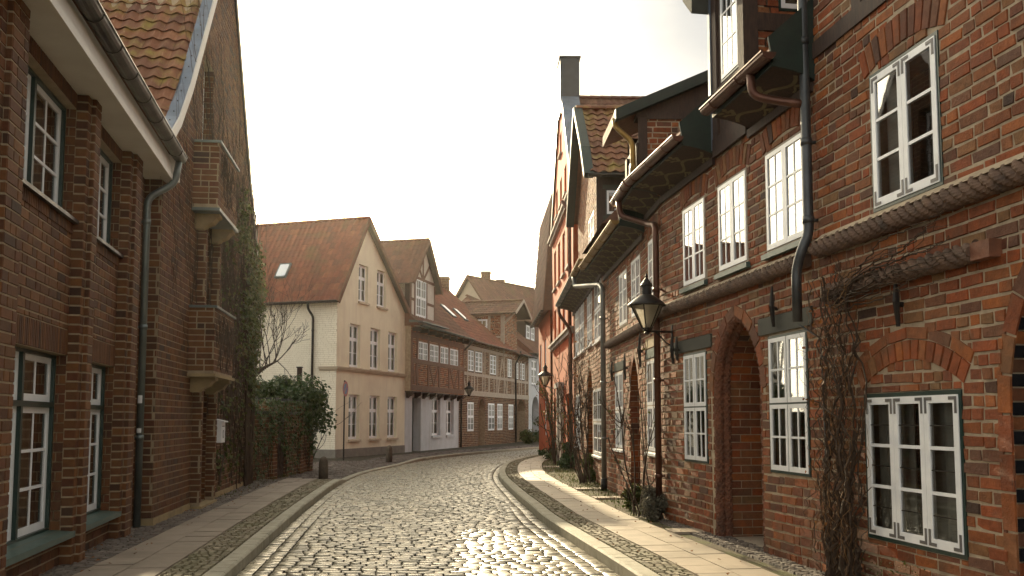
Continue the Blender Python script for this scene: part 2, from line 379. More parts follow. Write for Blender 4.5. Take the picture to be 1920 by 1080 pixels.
def resample(p, step):
    ds = [0]
    for a, b in zip(p, p[1:]): ds.append(ds[-1]+math.dist(a, b))
    n = max(2, round(ds[-1]/step)); out = []; k = 0
    for i in range(n+1):
        t = ds[-1]*i/n
        while k < len(ds)-2 and ds[k+1] < t: k += 1
        f = (t-ds[k])/max(1e-9, ds[k+1]-ds[k])
        out.append(tuple(x+(y-x)*f for x, y in zip(p[k], p[k+1])))
    return out
def ring(mb, F, path, thick, step, d0, d1, mname, jt=.012, jd=.002):
    """brick arch ring outside an open path (path goes so that the left side is outside)"""
    p = resample(path, step); o = offset_path(p, thick); names = [mname] if isinstance(mname, str) else mname
    for i in range(len(p)-1):
        e = jt/2/step
        L = lambda a, b, f: (a[0]+(b[0]-a[0])*f, a[1]+(b[1]-a[1])*f)
        q = [L(p[i], p[i+1], e), L(p[i], p[i+1], 1-e), L(o[i], o[i+1], 1-e), L(o[i], o[i+1], e)]
        q = q[::-1]
        brick1(mb, F, q, d0, d1, names[i % len(names)], .004, jd)
def ring_cut(path, thick):
    return offset_path(path, .03)+offset_path(path, thick-.05)[::-1]
def reveal(mb, F, path, da, db, h, L, mname, inward=1, jt=.012, th=.006, back='mortar_old'):
    """brick lining of an opening: courses follow the path, bricks run along the depth da (outer) .. db (inner)"""
    p = resample(path, h); o = offset_path(p, th*inward); names = [mname] if isinstance(mname, str) else mname
    for i in range(len(p)-1):
        mb.quad(F.pt(*p[i], da), F.pt(*p[i+1], da), F.pt(*p[i+1], db), F.pt(*p[i], db), back)
        e = jt/2/h
        mixp = lambda a, b, f: (a[0]+(b[0]-a[0])*f, a[1]+(b[1]-a[1])*f)
        a0, a1 = mixp(p[i], p[i+1], e), mixp(p[i], p[i+1], 1-e)
        b0, b1 = mixp(o[i], o[i+1], e), mixp(o[i], o[i+1], 1-e)
        x = da-(L/2 if i % 2 else L); first = True; y0 = da
        while y0 > db+.02:
            y1 = max(x, db); s0, s1 = y0-jt/2*(not first), y1+jt/2
            mb.add([F.pt(*a0, s0), F.pt(*a1, s0), F.pt(*a1, s1), F.pt(*a0, s1), F.pt(*b0, s0), F.pt(*b1, s0), F.pt(*b1, s1), F.pt(*b0, s1)],
                   [(4, 5, 6, 7), (0, 1, 5, 4), (1, 2, 6, 5), (2, 3, 7, 6), (3, 0, 4, 7)], names[i % len(names)])
            y0 = y1; x -= L; first = False
def sheet(mb, F, outer, holes, d, mname, depth=.3, back='room', rev=None):
    """wall face with holes; each hole gets reveals down to `depth` and a dark back"""
    polys = [[Vector((u, z, 0)) for u, z in outer]]+[[Vector((u, z, 0)) for u, z in h] for h in holes]
    flat = [p for pl in polys for p in pl]
    tris = geometry.tessellate_polygon(polys)
    mb.add([F.pt(p.x, p.y, d) for p in flat], [tuple(t) for t in tris], mname)
    for i, h in enumerate(holes):
        dd = depth[i] if isinstance(depth, (list, tuple)) else depth
        if dd <= 0: continue
        n = len(h); a = [F.pt(u, z, d) for u, z in h]; b = [F.pt(u, z, d-dd) for u, z in h]
        mb.add(a+b, [(k, (k+1) % n, n+(k+1) % n, n+k) for k in range(n)], rev or mname)
        t2 = geometry.tessellate_polygon([[Vector((u, z, 0)) for u, z in h]])
        mb.add([v.copy() for v in b], [tuple(t) for t in t2], back)
def shell(mb, F, outer, d, depth, mname):
    n = len(outer); a = [F.pt(u, z, d) for u, z in outer]; b = [F.pt(u, z, d-depth) for u, z in outer]
    mb.add(a+b, [(k, n+k, n+(k+1) % n, (k+1) % n) for k in range(n)]+[tuple(range(n, 2*n))], mname)
# ------------------------------------------------------------------ windows
def window(root, F, u0, u1, z0, z1, d=0., ncas=2, tiers=((1., 3),), pc=2, fr=.045, frm='paint_green', st=.05, bar=.022,
           fdepth=.06, sd=0., mull=0., curtain=.5, sill=None, brackets=False, lead=False, head=None, sashm='white', name='window', label=None, tilt=.003, glass=None):
    glass = glass or ('glass_single' if F in (FC, F5, F6) or F.p0[1] > 55 else 'glass')
    fm = MB()
    fm.fbox(F, u0, u0+fr, z0, z1, d-fdepth, d, frm); fm.fbox(F, u1-fr, u1, z0, z1, d-fdepth, d, frm)
    fm.fbox(F, u0+fr, u1-fr, z1-fr, z1, d-fdepth, d-.001, frm); fm.fbox(F, u0+fr, u1-fr, z0, z0+fr, d-fdepth, d-.001, frm)
    iu0, iu1, iz0, iz1 = u0+fr, u1-fr, z0+fr, z1-fr
    sm, pm, cm, hm = MB(), MB(), MB(), MB()
    gap = mull if mull else .004
    tz = []; z = iz1; tgap = max(mull, .02)
    for i, (f, r) in enumerate(tiers):
        hh = f*(iz1-iz0-tgap*(len(tiers)-1)); tz.append((z-hh, z, r)); z -= hh+tgap
        if i < len(tiers)-1: fm.fbox(F, iu0, iu1, z, z+tgap, d-fdepth, d+.004, frm)
    cw = (iu1-iu0-gap*(ncas-1))/ncas
    if mull:
        for c in range(ncas-1):
            x = iu0+cw*(c+1)+gap*c; fm.fbox(F, x, x+gap, iz0, iz1, d-fdepth, d+.002, frm)
    wo = fm.build(name, root)
    if label: wo['label'] = label
    for c in range(ncas):
        a = iu0+c*(cw+gap); b = a+cw
        hm = MB()
        for (za, zb, r) in tz:
            ds, de = d-.034-sd, d+.008-sd
            sm.fbox(F, a, a+st, za, zb, ds, de, sashm); sm.fbox(F, b-st, b, za, zb, ds, de, sashm)
            sm.fbox(F, a+st, b-st, zb-st, zb, ds, de-.001, sashm); sm.fbox(F, a+st, b-st, za, za+st*1.2, ds, de-.001, sashm)
            ga, gb, gz0, gz1 = a+st, b-st, za+st*1.2, zb-st
            for k in range(1, pc):
                x = ga+(gb-ga)*k/pc; sm.fbox(F, x-bar/2, x+bar/2, gz0, gz1, ds+.006, de-.006, sashm)
            for k in range(1, r):
                y = gz0+(gz1-gz0)*k/r; sm.fbox(F, ga, gb, y-bar/2, y+bar/2, ds+.007, de-.004, sashm)
            if lead:
                for k in range(r):
                    y = gz0+(gz1-gz0)*(k+.5)/r; pm.fbox(F, ga, gb, y-.004, y+.004, d-.010-sd, d-.0015-sd, 'iron')
            t1, t2 = rng.uniform(-tilt, tilt), rng.uniform(-tilt, tilt); dp = d-.004-sd
            pm.quad(F.pt(ga, gz0, dp-t1-t2), F.pt(gb, gz0, dp+t1-t2), F.pt(gb, gz1, dp+t1+t2), F.pt(ga, gz1, dp-t1+t2), glass)
            if brackets:
                L = .13
                for (x, sx) in ((a+.012, 1), (b-.012, -1)):
                    for (y, sy) in ((za+.014, 1), (zb-.014, -1)):
                        hm = MB(); hm.fbox(F, min(x, x+sx*.026), max(x, x+sx*.026), min(y, y+sy*L), max(y, y+sy*L), de+.0005, de+.004, 'steel')
                        hm.fbox(F, min(x+sx*.027, x+sx*L*.75), max(x+sx*.027, x+sx*L*.75), min(y, y+sy*.026), max(y, y+sy*.026), de+.0005, de+.004, 'steel')
                        hm.build('corner_bracket', wo)
    sm.build('sash', wo)
    if pm.v: pm.build('pane', wo)
    if curtain > 0:
        for (a, b) in ((iu0, iu0+(iu1-iu0)*curtain/2), (iu1-(iu1-iu0)*curtain/2, iu1)):
            n = max(6, int((b-a)/.025)); ph = rng.random()*6
            vs = []
            for i in range(n+1):
                x = a+(b-a)*i/n; dd = d-.13-sd+.022*math.sin(i*1.15+ph)+.01*math.sin(i*2.7)
                vs += [F.pt(x, iz0, dd), F.pt(x, iz1, dd)]
            cm = MB(); cm.add(vs, [(2*i, 2*i+2, 2*i+3, 2*i+1) for i in range(n)], 'curtain'); cm.build('curtain', wo, smooth=True)
    if sill:
        so, sh, smn = sill; b = MB()
        vs = [(d+so, z0-sh), (d+so, z0-.012), (d-.05, z0+.012), (d-.05, z0-sh)]
        a_ = [F.pt(u0-.05, z, q) for q, z in vs]; b_ = [F.pt(u1+.05, z, q) for q, z in vs]
        b.hexa(a_+b_, smn); b.build('sill', wo)
    return wo
# ------------------------------------------------------------------ roofs
def pantiles(mb, O, U, V, lu, lv, w, h, mname, amp=.03, ns=6, lift=.028):
    U = U.normalized(); V = V.normalized(); N = U.cross(V)
    if N.z < 0: N = -N
    nu = max(1, round(lu/w)); w = lu/nu; nv = max(1, round(lv/h)); h = lv/nv
    prof = []
    for i in range(ns+1):
        x = i/ns; prof.append((x, amp*(.5-.5*math.cos(2*math.pi*x))**1.3 - amp*.15*math.sin(2*math.pi*x)))
    for j in range(nv):
        for i in range(nu):
            b = O+U*(i*w)+V*(j*h); jl = rng.uniform(-.005, .005); ju = rng.uniform(-.004, .004)
            vs = []
            for x, y in prof:
                p = b+U*(x*w+ju)
                vs += [p+N*(y+lift+jl-.02), p+N*(y+lift+jl)-V*.01, p+V*(h*1.04)+N*(y*.95+.001)]
            fs = []
            for k in range(ns):
                fs += [(3*k, 3*k+3, 3*k+4, 3*k+1), (3*k+1, 3*k+4, 3*k+5, 3*k+2)]
            mb.add(vs, fs, mname)
    # closed underside so no light passes
    mb.quad(O-N*.03, O+U*lu-N*.03, O+U*lu+V*lv-N*.03, O+V*lv-N*.03, 'timber_dark')
def ridge_tiles(mb, A, B, r, mname, L=.38):
    d = (B-A); n = max(1, int(d.length/L)); t = d.normalized(); s = t.cross(Vector((0, 0, 1))).normalized()
    for i in range(n):
        a = A+d*(i/n); b = A+d*((i+1.06)/n); vs = []
        for p, rr in ((a, r*1.06), (b, r*.94)):
            for k in range(7):
                th = math.pi*k/6; vs.append(p+s*(math.cos(th)*rr)+Vector((0, 0, math.sin(th)*rr*.8-.03)))
        mb.add(vs, [(k, k+1, 8+k, 7+k) for k in range(6)]+[(0, 1, 2, 3, 4, 5, 6)], mname)
def gable_roof(root, F, u0, u1, ze, zr, d0, d1, tile, tw=.24, th=.34, ns=5, over=.0, barge=None, bw=.18, uc=None, far=True):
    """ridge runs along depth (d0 front .. d1 back); gable on the frame plane"""
    uc = (u0+u1)/2 if uc is None else uc
    mb = MB(); A = F.pt(u0, ze, d0); Rg = F.pt(uc, zr, d0); B = F.pt(u1, ze, d0)
    back = F.pt(u0, ze, d1)-A; L = back.length
    pantiles(mb, A, back, Rg-A, L, (Rg-A).length, tw, th, tile, ns=ns)
    if far: pantiles(mb, B, back, Rg-B, L, (Rg-B).length, tw, th, tile, ns=ns)
    else: mb.quad(B, B+back, Rg+back, Rg, 'tile_plain')
    ridge_tiles(mb, Rg+Vector((0, 0, .06)), Rg+back+Vector((0, 0, .06)), .13, tile)
    o = mb.build('roof', root)
    if barge:
        bm = MB()
        for P, Q in (((u0, ze), (uc, zr)), ((uc, zr), (u1, ze))):
            bm.fbar(F, P, Q, bw, d0-.0, d0+.05, barge)
        bm.build('bargeboard', o)
    return o
def eave_roof(root, F, u0, u1, ze, de, zr, dr, tile, tw=.24, th=.34, ns=5, real=True):
    mb = MB(); A = F.pt(u0, ze, de); up = F.pt(u0, zr, dr)-A; al = F.pt(u1, ze, de)-A
    if real: pantiles(mb, A, al, up, al.length, up.length, tw, th, tile, ns=ns)
    else: mb.quad(A, A+al, A+al+up, A+up, 'tile_plain')
    C = F.pt(u0, ze, 2*dr-de); mb.quad(A+up, A+up+al, C+al, C, 'tile_plain')
    # gable triangles closing the two ends
    for e in (Vector((0, 0, 0)), al):
        mb.add([A+e, A+up+e, C+e], [(0, 1, 2)], 'tile_plain')
    ridge_tiles(mb, A+up+Vector((0, 0, .06)), A+up+al+Vector((0, 0, .06)), .13, tile)
    return mb.build('roof', root)
def gutter(root, F, u0, u1, z, d, r, mname, name='gutter', parent=None):
    mb = MB(); vs = []; n = 8
    for (u) in (u0, u1):
        for rr in (r, r*.86):
            for k in range(n+1):
                th = math.pi+math.pi*k/n; vs.append(F.pt(u, z+math.sin(th)*rr, d+math.cos(th)*rr))
    k = n+1
    fs = [(i, i+1, 2*k+i+1, 2*k+i) for i in range(n)]+[(k+i, k+i+1, 3*k+i+1, 3*k+i) for i in range(n)]
    fs += [(0, k, 3*k, 2*k), (n, k+n, 3*k+n, 2*k+n)]
    fs += [tuple(range(0, k)), tuple(range(2*k, 3*k))]
    mb.add(vs, fs, mname)
    mb.tube([F.pt(u0, z+.004, d+r), F.pt(u1, z+.004, d+r)], .014, mname, 6)
    x = u0+.3
    while x < u1-.1:
        mb.tube([F.pt(x, z+math.sin(math.pi+math.pi*q/6)*r*1.05, d+math.cos(math.pi+math.pi*q/6)*r*1.05) for q in range(7)], .008, mname, 5); x += .75
    return mb.build(name, root, smooth=False)
def downpipe(root, pts, r, mname, collars=(), F=None, foot=None):
    mb = MB(); P = []
    pts = [Vector(p) for p in pts]
    # round the corners
    for i, p in enumerate(pts):
        if 0 < i < len(pts)-1:
            a = pts[i-1]-p; b = pts[i+1]-p; q = min(.12, a.length*.45, b.length*.45)
            A = p+a.normalized()*q; B = p+b.normalized()*q
            for k in range(6):
                t = k/5; P.append(A*(1-t)**2+p*2*t*(1-t)+B*t*t)
        else: P.append(p)
    mb.tube(P, r, mname, 12)
    for z in collars:
        for i in range(len(pts)-1):
            a, b = pts[i], pts[i+1]
            if min(a.z, b.z) < z < max(a.z, b.z):
                t = (z-a.z)/(b.z-a.z); c = a+(b-a)*t; dv = (b-a).normalized()
                mb.tube([c-dv*.035, c+dv*.035], r*1.16, mname, 12)
                if F: mb.fbox(F, *(lambda uu: (uu-.012, uu+.012))((c.x-F.p0[0])*F.U[0]+(c.y-F.p0[1])*F.U[1]), z-.015, z+.015, -.01, (c.x-F.p0[0])*F.N[0]+(c.y-F.p0[1])*F.N[1]-r*.8, mname)
    if foot: mb.tube([pts[-1], pts[-1]+Vector((0, 0, foot))], r*1.3, 'iron', 12)
    return mb.build('downpipe', root, smooth=True)
def rope(root, F, u0, u1, z, d, r, name='rope_moulding', mname='brick_rope', slab=True, step=.014, k=4, lead=.42, z2=None, pitch_dir=1):
    mb = MB(); n = 22; L = u1-u0; m = max(4, int(L/step)); z2 = z if z2 is None else z2
    vs = []
    for i in range(m+1):
        u = u0+L*i/m; zz = z+(z2-z)*i/m
        for j in range(n):
            th = 2*math.pi*j/n
            ph = k*th+pitch_dir*2*math.pi*k*u/lead
            rr = r*(1+.42*(abs(math.sin(ph/2))-.62))*(1+.05*math.sin(u*23))
            vs.append(F.pt(u, zz+math.sin(th)*rr, d+math.cos(th)*rr))
    fs = [(i*n+j, i*n+(j+1) % n, (i+1)*n+(j+1) % n, (i+1)*n+j) for i in range(m) for j in range(n)]
    fs += [tuple(range(n)), tuple(m*n+j for j in range(n))]
    mb.add(vs, fs, mname)
    if slab:  # weathered mortar fillet above
        q = [(-.005, z+r*.5), (d+r*.8, z+r*.75), (d+r*.35, z+r*1.0), (-.005, z+r*1.9)]
        a = [F.pt(u0, zz, dd) for dd, zz in q]; b = [F.pt(u1, zz+(z2-z), dd) for dd, zz in q]
        mb.hexa(a+b, 'mortar_old')
    return mb.build(name, root)
M['brick_rope'] = surf('twisted_moulded_brick', (.17, .10, .065), (.085, .052, .038), 7, .75, .8, 40, stain=(.05, .04, .032), stain_scale=4)
# ------------------------------------------------------------------ plants
def leaf(mb, p, size, n, mname, fold=.25):
    n = n.normalized(); a = n.orthogonal().normalized(); b = n.cross(a); th = rng.random()*6.28
    t = a*math.cos(th)+b*math.sin(th); s = n.cross(t); L = size; W = size*.36
    base, tip, mid = p, p+t*L, p+t*(L*.45)
    mb.add([base, mid+s*W+n*(fold*W), tip-n*(.1*L), mid-s*W+n*(fold*W)], [(0, 1, 2), (0, 2, 3)], mname)
def rvec(): 
    while True:
        v = Vector((rng.uniform(-1, 1), rng.uniform(-1, 1), rng.uniform(-1, 1)))
        if .05 < v.length < 1: return v.normalized()
def branch(mb, p, d, L, r, depth, mname, up=.15, spread=.6, tips=None, kids=(2, 3), seg=5, wig=.18, nseg=5, minr=.003, shrink=.68):
    pts = [p]; rs = [r]; q = p.copy(); dd = d.normalized()
    for i in range(seg):
        dd = (dd+rvec()*wig+Vector((0, 0, up))*.5).normalized(); q = q+dd*(L/seg); pts.append(q.copy()); rs.append(max(minr, r*(1-.45*(i+1)/seg)))
    mb.tube(pts, rs, mname, nseg if depth > 1 else 4, cap=False)
    if tips is not None and depth <= 1: tips.extend(pts[2:])
    if depth > 0:
        for _ in range(rng.randint(*kids)):
            i = rng.randint(2, seg); nd_ = (dd+rvec()*spread).normalized()
            branch(mb, pts[i], nd_, L*shrink*rng.uniform(.8, 1.15), max(minr, rs[i]*.72), depth-1, mname, up, spread, tips, kids, seg, wig, nseg, minr, shrink)
def bush(name, label, cat, c, rx, ry, rz, n, size, mname, group=None, clumps=14, stems=6, floor=None):
    c = Vector(c); fl = c.z-rz if floor is None else floor
    root = thing(name, label, cat, (c.x, c.y, fl), group)
    sm = MB()
    for _ in range(stems):
        branch(sm, Vector((c.x+rng.uniform(-.25, .25)*rx, c.y+rng.uniform(-.25, .25)*ry, fl)), Vector((rng.uniform(-.4, .4), rng.uniform(-.4, .4), 1)), rz*1.2, .018*max(1, rz), 2, 'bark', seg=4)
    sm.build('stem', root)
    mb = MB(); cl = []
    for _ in range(clumps):
        v = rvec()*rng.uniform(.35, .85); cl.append((c+Vector((v.x*rx, v.y*ry, v.z*rz)), rng.uniform(.28, .5)))
    for _ in range(n):
        cc, f = rng.choice(cl); v = rvec(); rr = f*(rng.random()**.4)
        p = cc+Vector((v.x*rx, v.y*ry, v.z*rz))*rr
        if p.z < fl+.02: continue
        leaf(mb, p, size*rng.uniform(.6, 1.25), v+rvec()*.9+Vector((0, 0, .4)), mname)
    mb.build('foliage', root)
    return root
M['brick_rope_red'] = surf('twisted_red_brick', (.22, .085, .045), (.12, .05, .03), 7, .75, .8, 40, stain=(.07, .04, .03), stain_scale=4)
M['bollard'] = surf('weathered_sandstone', (.12, .09, .065), (.07, .055, .042), 8, .85, .6, 30, stain=(.04, .04, .02), stain_scale=3)
# ------------------------------------------------------------------ facade planes (from the lines of the street)
FR = Frame(ground(1250, 987), 695, False)                       # near brick row
FR3 = Frame((FR.p0[0], FR.p0[1]), 890, False)
_u = FR3.u(1137, 925); _p = FR3.pt(_u, 0); F4 = Frame((_p.x, _p.y), 935, False)
R3U = _u
_u = F4.u(1077, 880); R4U = _u; _p = F4.pt(_u, 0); FO = Frame((_p.x, _p.y), 900, False)
FL2 = Frame(ground(283, 1000), 738)
FL1 = Frame(ground(250, 1000), 630)
FC = Frame(ground(628, 863), 1500)
_p = FC.pt(6.69, 0); F5 = Frame((_p.x, _p.y), 1420)
_p = F5.pt(8.06, 0); F6 = Frame((_p.x, _p.y), 1460)
BO = dict(h=.1, jt=.017, lens=[.29, .28, .14, .145, .29, .135], jit=.16, jd=.005, wob=.014)
BB = dict(h=.1, jt=.016, lens=[.27, .27, .13], jit=0., jd=.0012)
def brick_block(mb, F, u0, u1, z0, z1, d0, d1, mat_, mort, spec, cuts=()):
    mb.fbox(F, u0, u1, z0, z1, d0, d1-.004, mort)
    bricks(mb, F, rect(u0, u1, z0, z1), list(cuts), d0=d1-.006, d1=d1+.004, mname=mat_, z0=0, **spec)
    S = F.side(u1, d1, True); bricks(mb, S, rect(0, d1-d0, z0, z1), [], d0=-.003, d1=.005, mname=mat_, z0=0, **spec)
    S = F.side(u0, d0, False); bricks(mb, S, rect(0, d1-d0, z0, z1), [], d0=-.003, d1=.005, mname=mat_, z0=0, **spec)
def soldiers(mb, F, u0, u1, z0, z1, d0, d1, mname, w=.085):
    n = max(1, round((u1-u0)/w)); w = (u1-u0)/n
    for i in range(n): brick1(mb, F, rect(u0+i*w+.005, u0+(i+1)*w-.005, z0+.005, z1-.005), d0, d1, mname, .003, .001)
def chimney(root, x, y, z0, z1, sx, sy, ux=Vector((1, 0, 0)), uy=Vector((0, 1, 0)), mname='brick_brown', name='chimney', plain=False):
    mb = MB(); mb.wbox((x, y, z0), sx, sy, z1-z0-.12, 'mortar_brown' if not plain else mname, ux, uy)
    if not plain:
        for k, (a, b, hx, hy) in enumerate(((ux, uy, sx, sy), (uy, -ux, sy, sx), (-ux, -uy, sx, sy), (-uy, ux, sy, sx))):
            c = Vector((x, y, 0))-b*(hy/2)-a*(hx/2); Fk = Frame((c.x, c.y), dirv=(a.x, a.y))
            bricks(mb, Fk, rect(0, hx, z0, z1-.13), [], d0=-.002, d1=.008, mname=mname, z0=z0, **BO)
    mb.wbox((x, y, z1-.12), sx+.12, sy+.12, .06, mname if plain else 'mortar_brown', ux, uy)
    mb.wbox((x, y, z1-.06), sx+.05, sy+.05, .06, 'slate', ux, uy)
    return mb.build(name, root)
# ================================================================== brown brick house on the shaded side
o = FL2.pt(4, 0, 0)
house = thing('brick_house', 'brown brick house with stepped pilasters, green window frames and a tall creeper-clad gable', 'house', (o.x, o.y, 0))
mb = MB(); W1, W2 = (-5.6, -3.6), (-3.16, -1.5)
zl, zu = (.46, 2.27), (3.72, 4.92)
holes = [rect(*w, *z) for w in (W1, W2) for z in (zl, zu)]
outer = rect(-9, .1, 0, 5.2)
sheet(mb, FL1, outer, holes, 0, 'mortar_brown', .42)
sol = [rect(w[0]-.06, w[1]+.06, z[1]+.002, z[1]+.27) for w in (W1, W2) for z in (zl, zu)]
bricks(mb, FL1, outer, holes+sol, d0=-.002, d1=.008, mname='brick_brown', **BB)
for w in (W1, W2):
    for z in (zl, zu): soldiers(mb, FL1, w[0]-.06, w[1]+.06, z[1]+.002, min(z[1]+.27, 5.09), -.002, .009, 'brick_brown', .05)
    for z in (zu,): soldiers(mb, FL1, w[0]-.02, w[1]+.02, z[0]-.17, z[0]-.03, .002, .02, 'brick_brown', .05)
    for k in (0, 1):     # brick window reveals seen from the street
        for z in (zl, zu): reveal(mb, FL1, [(w[k], z[0]), (w[k], z[1])], 0, -.1, .1, .13, 'brick_brown', 1 if k else -1, back='mortar_brown')
shell(mb, FL1, outer, -.43, 7, 'mortar_brown')
mb.build('wall', house)
for k, (a, b) in enumerate(((-6.2, -5.6), (-3.6, -3.16), (-1.5, -.92))):
    pm = MB(); brick_block(pm, FL1, a, b, 0, 5.08, 0, .12, 'brick_brown', 'mortar_brown', BB)
    brick_block(pm, FL1, a+.12, b-.1, 0, 5.08, .12, .17, 'brick_brown', 'mortar_brown', BB)
    pm.build('pilaster', house)
pm = MB(); brick_block(pm, FL1, -.66, -.48, 0, 5.08, 0, .06, 'brick_brown', 'mortar_brown', BB); pm.build('pilaster', house)
for w in (W1, W2):
    window(house, FL1, *w, *zl, d=-.1, ncas=2, tiers=((.27, 1), (.73, 3)), pc=2, fr=.035, frm='paint_mid', mull=.055, fdepth=.15, sd=.045, st=.06, bar=.03, curtain=.9, sill=(.24, .07, 'paint_greygreen'))
    window(house, FL1, *w, *zu, d=-.1, ncas=2, tiers=((1, 3),), pc=2, fr=.035, frm='paint_mid', mull=.055, fdepth=.15, sd=.045, st=.06, bar=.03, curtain=.6, sill=(.17, .05, 'zinc_dark'))
# boxed eave, moulded cornice, gutter
mb = MB(); mb.fbox(FL1, -9, -.02, 5.09, 5.42, -.3, .36, 'white_soffit')
prof = [(.36, 5.08), (.40, 5.07), (.40, 5.13), (.43, 5.16), (.43, 5.24), (.36, 5.30)]
mb.hexa([FL1.pt(-9, z, d) for d, z in ((.362, 5.06), (.41, 5.06), (.41, 5.14), (.362, 5.14))]+[FL1.pt(-.05, z, d) for d, z in ((.362, 5.06), (.41, 5.06), (.41, 5.14), (.362, 5.14))], 'white_soffit')
mb.hexa([FL1.pt(-9, z, d) for d, z in ((.362, 5.145), (.385, 5.145), (.385, 5.3), (.362, 5.3))]+[FL1.pt(-.05, z, d) for d, z in ((.362, 5.145), (.385, 5.145), (.385, 5.3), (.362, 5.3))], 'white_soffit')
mb.build('eave_cornice', house)
gutter(house, FL1, -9, -.02, 5.43, .485, .092, 'zinc_dark')
mb = MB(); mb.quad(FL1.pt(-9, 5.44, .4), FL1.pt(0, 5.44, .4), FL1.pt(0, 5.75, -6), FL1.pt(-9, 5.75, -6), 'tile_plain'); mb.build('roof', house)
dp = downpipe(house, [FL1.pt(-.12, 5.35, .48), FL1.pt(-.14, 5.02, .44), FL1.pt(-.3, 4.75, .1), FL1.pt(-.3, 0.12, .1)], .05, 'zinc', (4.4, 2.9, 1.35), FL1)
for z, h in ((1.83, .11), (1.42, .06)):
    sm = MB()
    P = FL1.pt(-.3, z, .1); vs = []
    for zz in (z, z+h):
        for k in range(5):
            th = math.radians(-115+k*17); vs.append(Vector((P.x+math.cos(th)*.0515, P.y+math.sin(th)*.0515, zz)))
    sm.add(vs, [(k, k+1, 6+k, 5+k) for k in range(4)], 'sticker'); sm.build('sticker', dp)
# --- the gable
gout = [(0, 0), (8.9, 0), (8.9, 5.75), (7.75, 7.1), (4.66, 11.25), (1.5, 7.0), (.05, 5.62)]
door = rect(2.56, 3.68, .16, 2.12); logg = rect(2.56, 3.55, 3.3, 4.98); gwin = rect(2.62, 3.48, 6.25, 8.05)
mb = MB(); sheet(mb, FL2, gout, [door, logg, gwin], 0, 'mortar_brown', [.55, .6, .32])
bricks(mb, FL2, gout, [door, logg, gwin], d0=-.002, d1=.008, mname='brick_brown', **BB)
for q in (door, logg, gwin):
    reveal(mb, FL2, [(q[1][0], q[1][1]), (q[2][0], q[2][1])], 0, -.5 if q is not gwin else -.28, .1, .25, 'brick_brown', 1, back='mortar_brown')
    reveal(mb, FL2, [(q[0][0], q[0][1]), (q[3][0], q[3][1])], 0, -.5 if q is not gwin else -.28, .1, .25, 'brick_brown', -1, back='mortar_brown')
S = FL2.side(0, -.3, False); mb.quad(S.pt(0, 0), S.pt(.3, 0), S.pt(.3, 5.6), S.pt(0, 5.6), 'mortar_brown')
bricks(mb, S, rect(0, .3, 0, 5.6), [], d0=-.002, d1=.008, mname='brick_brown', **BB)
shell(mb, FL2, gout, -.62, 5.5, 'mortar_brown'); shell(mb, FL2, gout, 0, .62, 'mortar_brown')
mb.build('wall', house, )
mb = MB(); mb.fbox(FL2, -.02, 2.4, 0, .2, 0, .03, 'stone_yellow'); mb.fbox(FL2, 3.82, 8.6, 0, .2, 0, .03, 'stone_yellow')
mb.fbox(FL2, -.03, -.001, 0, .2, -.3, .029, 'stone_yellow'); mb.fbox(FL2, 2.41, 3.81, 0, .15, 0, .2, 'stone_yellow'); mb.build('plinth', house)
for a, b in ((2.42, 2.55), (3.69, 3.81)):
    pm = MB(); brick_block(pm, FL2, a, b, .15, 2.36, 0, .16, 'brick_brown', 'mortar_brown', BB); pm.build('door_jamb', house); pm = MB(); brick_block(pm, FL2, a, b, 3.5, 5.15, 0, .16, 'brick_brown', 'mortar_brown', BB); pm.build('loggia_jamb', house)
dm = MB(); dm.fbox(FL2, 2.57, 3.67, .17, 2.1, -.52, -.47, 'timber_dark')
for k in range(5): dm.fbox(FL2, 2.62+k*.21, 2.80+k*.21, .25, 2.0, -.468, -.455, 'timber_dark')
do = dm.build('door', house); hm = MB(); hm.tube([FL2.pt(2.7, 1.1, -.45), FL2.pt(2.7, 1.1, -.4), FL2.pt(2.82, 1.1, -.4)], .012, 'steel'); hm.build('handle', do)
for z0, z1, lip in ((2.36, 3.46, 'stone_yellow'), (5.14, 6.26, 'zinc')):
    bm = MB(); brick_block(bm, FL2, 1.98, 3.78, z0, z1, 0, .42, 'brick_brown', 'mortar_brown', BB); bo = bm.build('balcony', house)
    cm = MB(); cm.fbox(FL2, 1.94, 3.82, z1, z1+.035, 0, .46, 'zinc'); cm.build('coping', bo)
    cm = MB()
    cm.fbox(FL2, 1.94, 3.82, z0-.05, z0, .0, .46, lip)
    for a in (2.2, 3.5):
        pr = [(.0, z0-.30), (.14, z0-.30), (.2, z0-.24), (.3, z0-.2), (.36, z0-.12), (.41, z0-.1), (.41, z0-.051), (.0, z0-.051)]
        A = [FL2.pt(a, z, d) for d, z in pr]; B = [FL2.pt(a+.26, z, d) for d, z in pr]; n = len(pr)
        cm.add(A+B, [tuple(range(n)), tuple(range(2*n-1, n-1, -1))]+[(i, (i+1) % n, n+(i+1) % n, n+i) for i in range(n)], 'stone_yellow')
    cm.build('corbel', bo)
window(house, FL2, 2.64, 3.46, 6.3, 8.03, d=-.16, ncas=1, tiers=((1, 3),), pc=2, frm='paint_greygreen', curtain=.4, sashm='white')
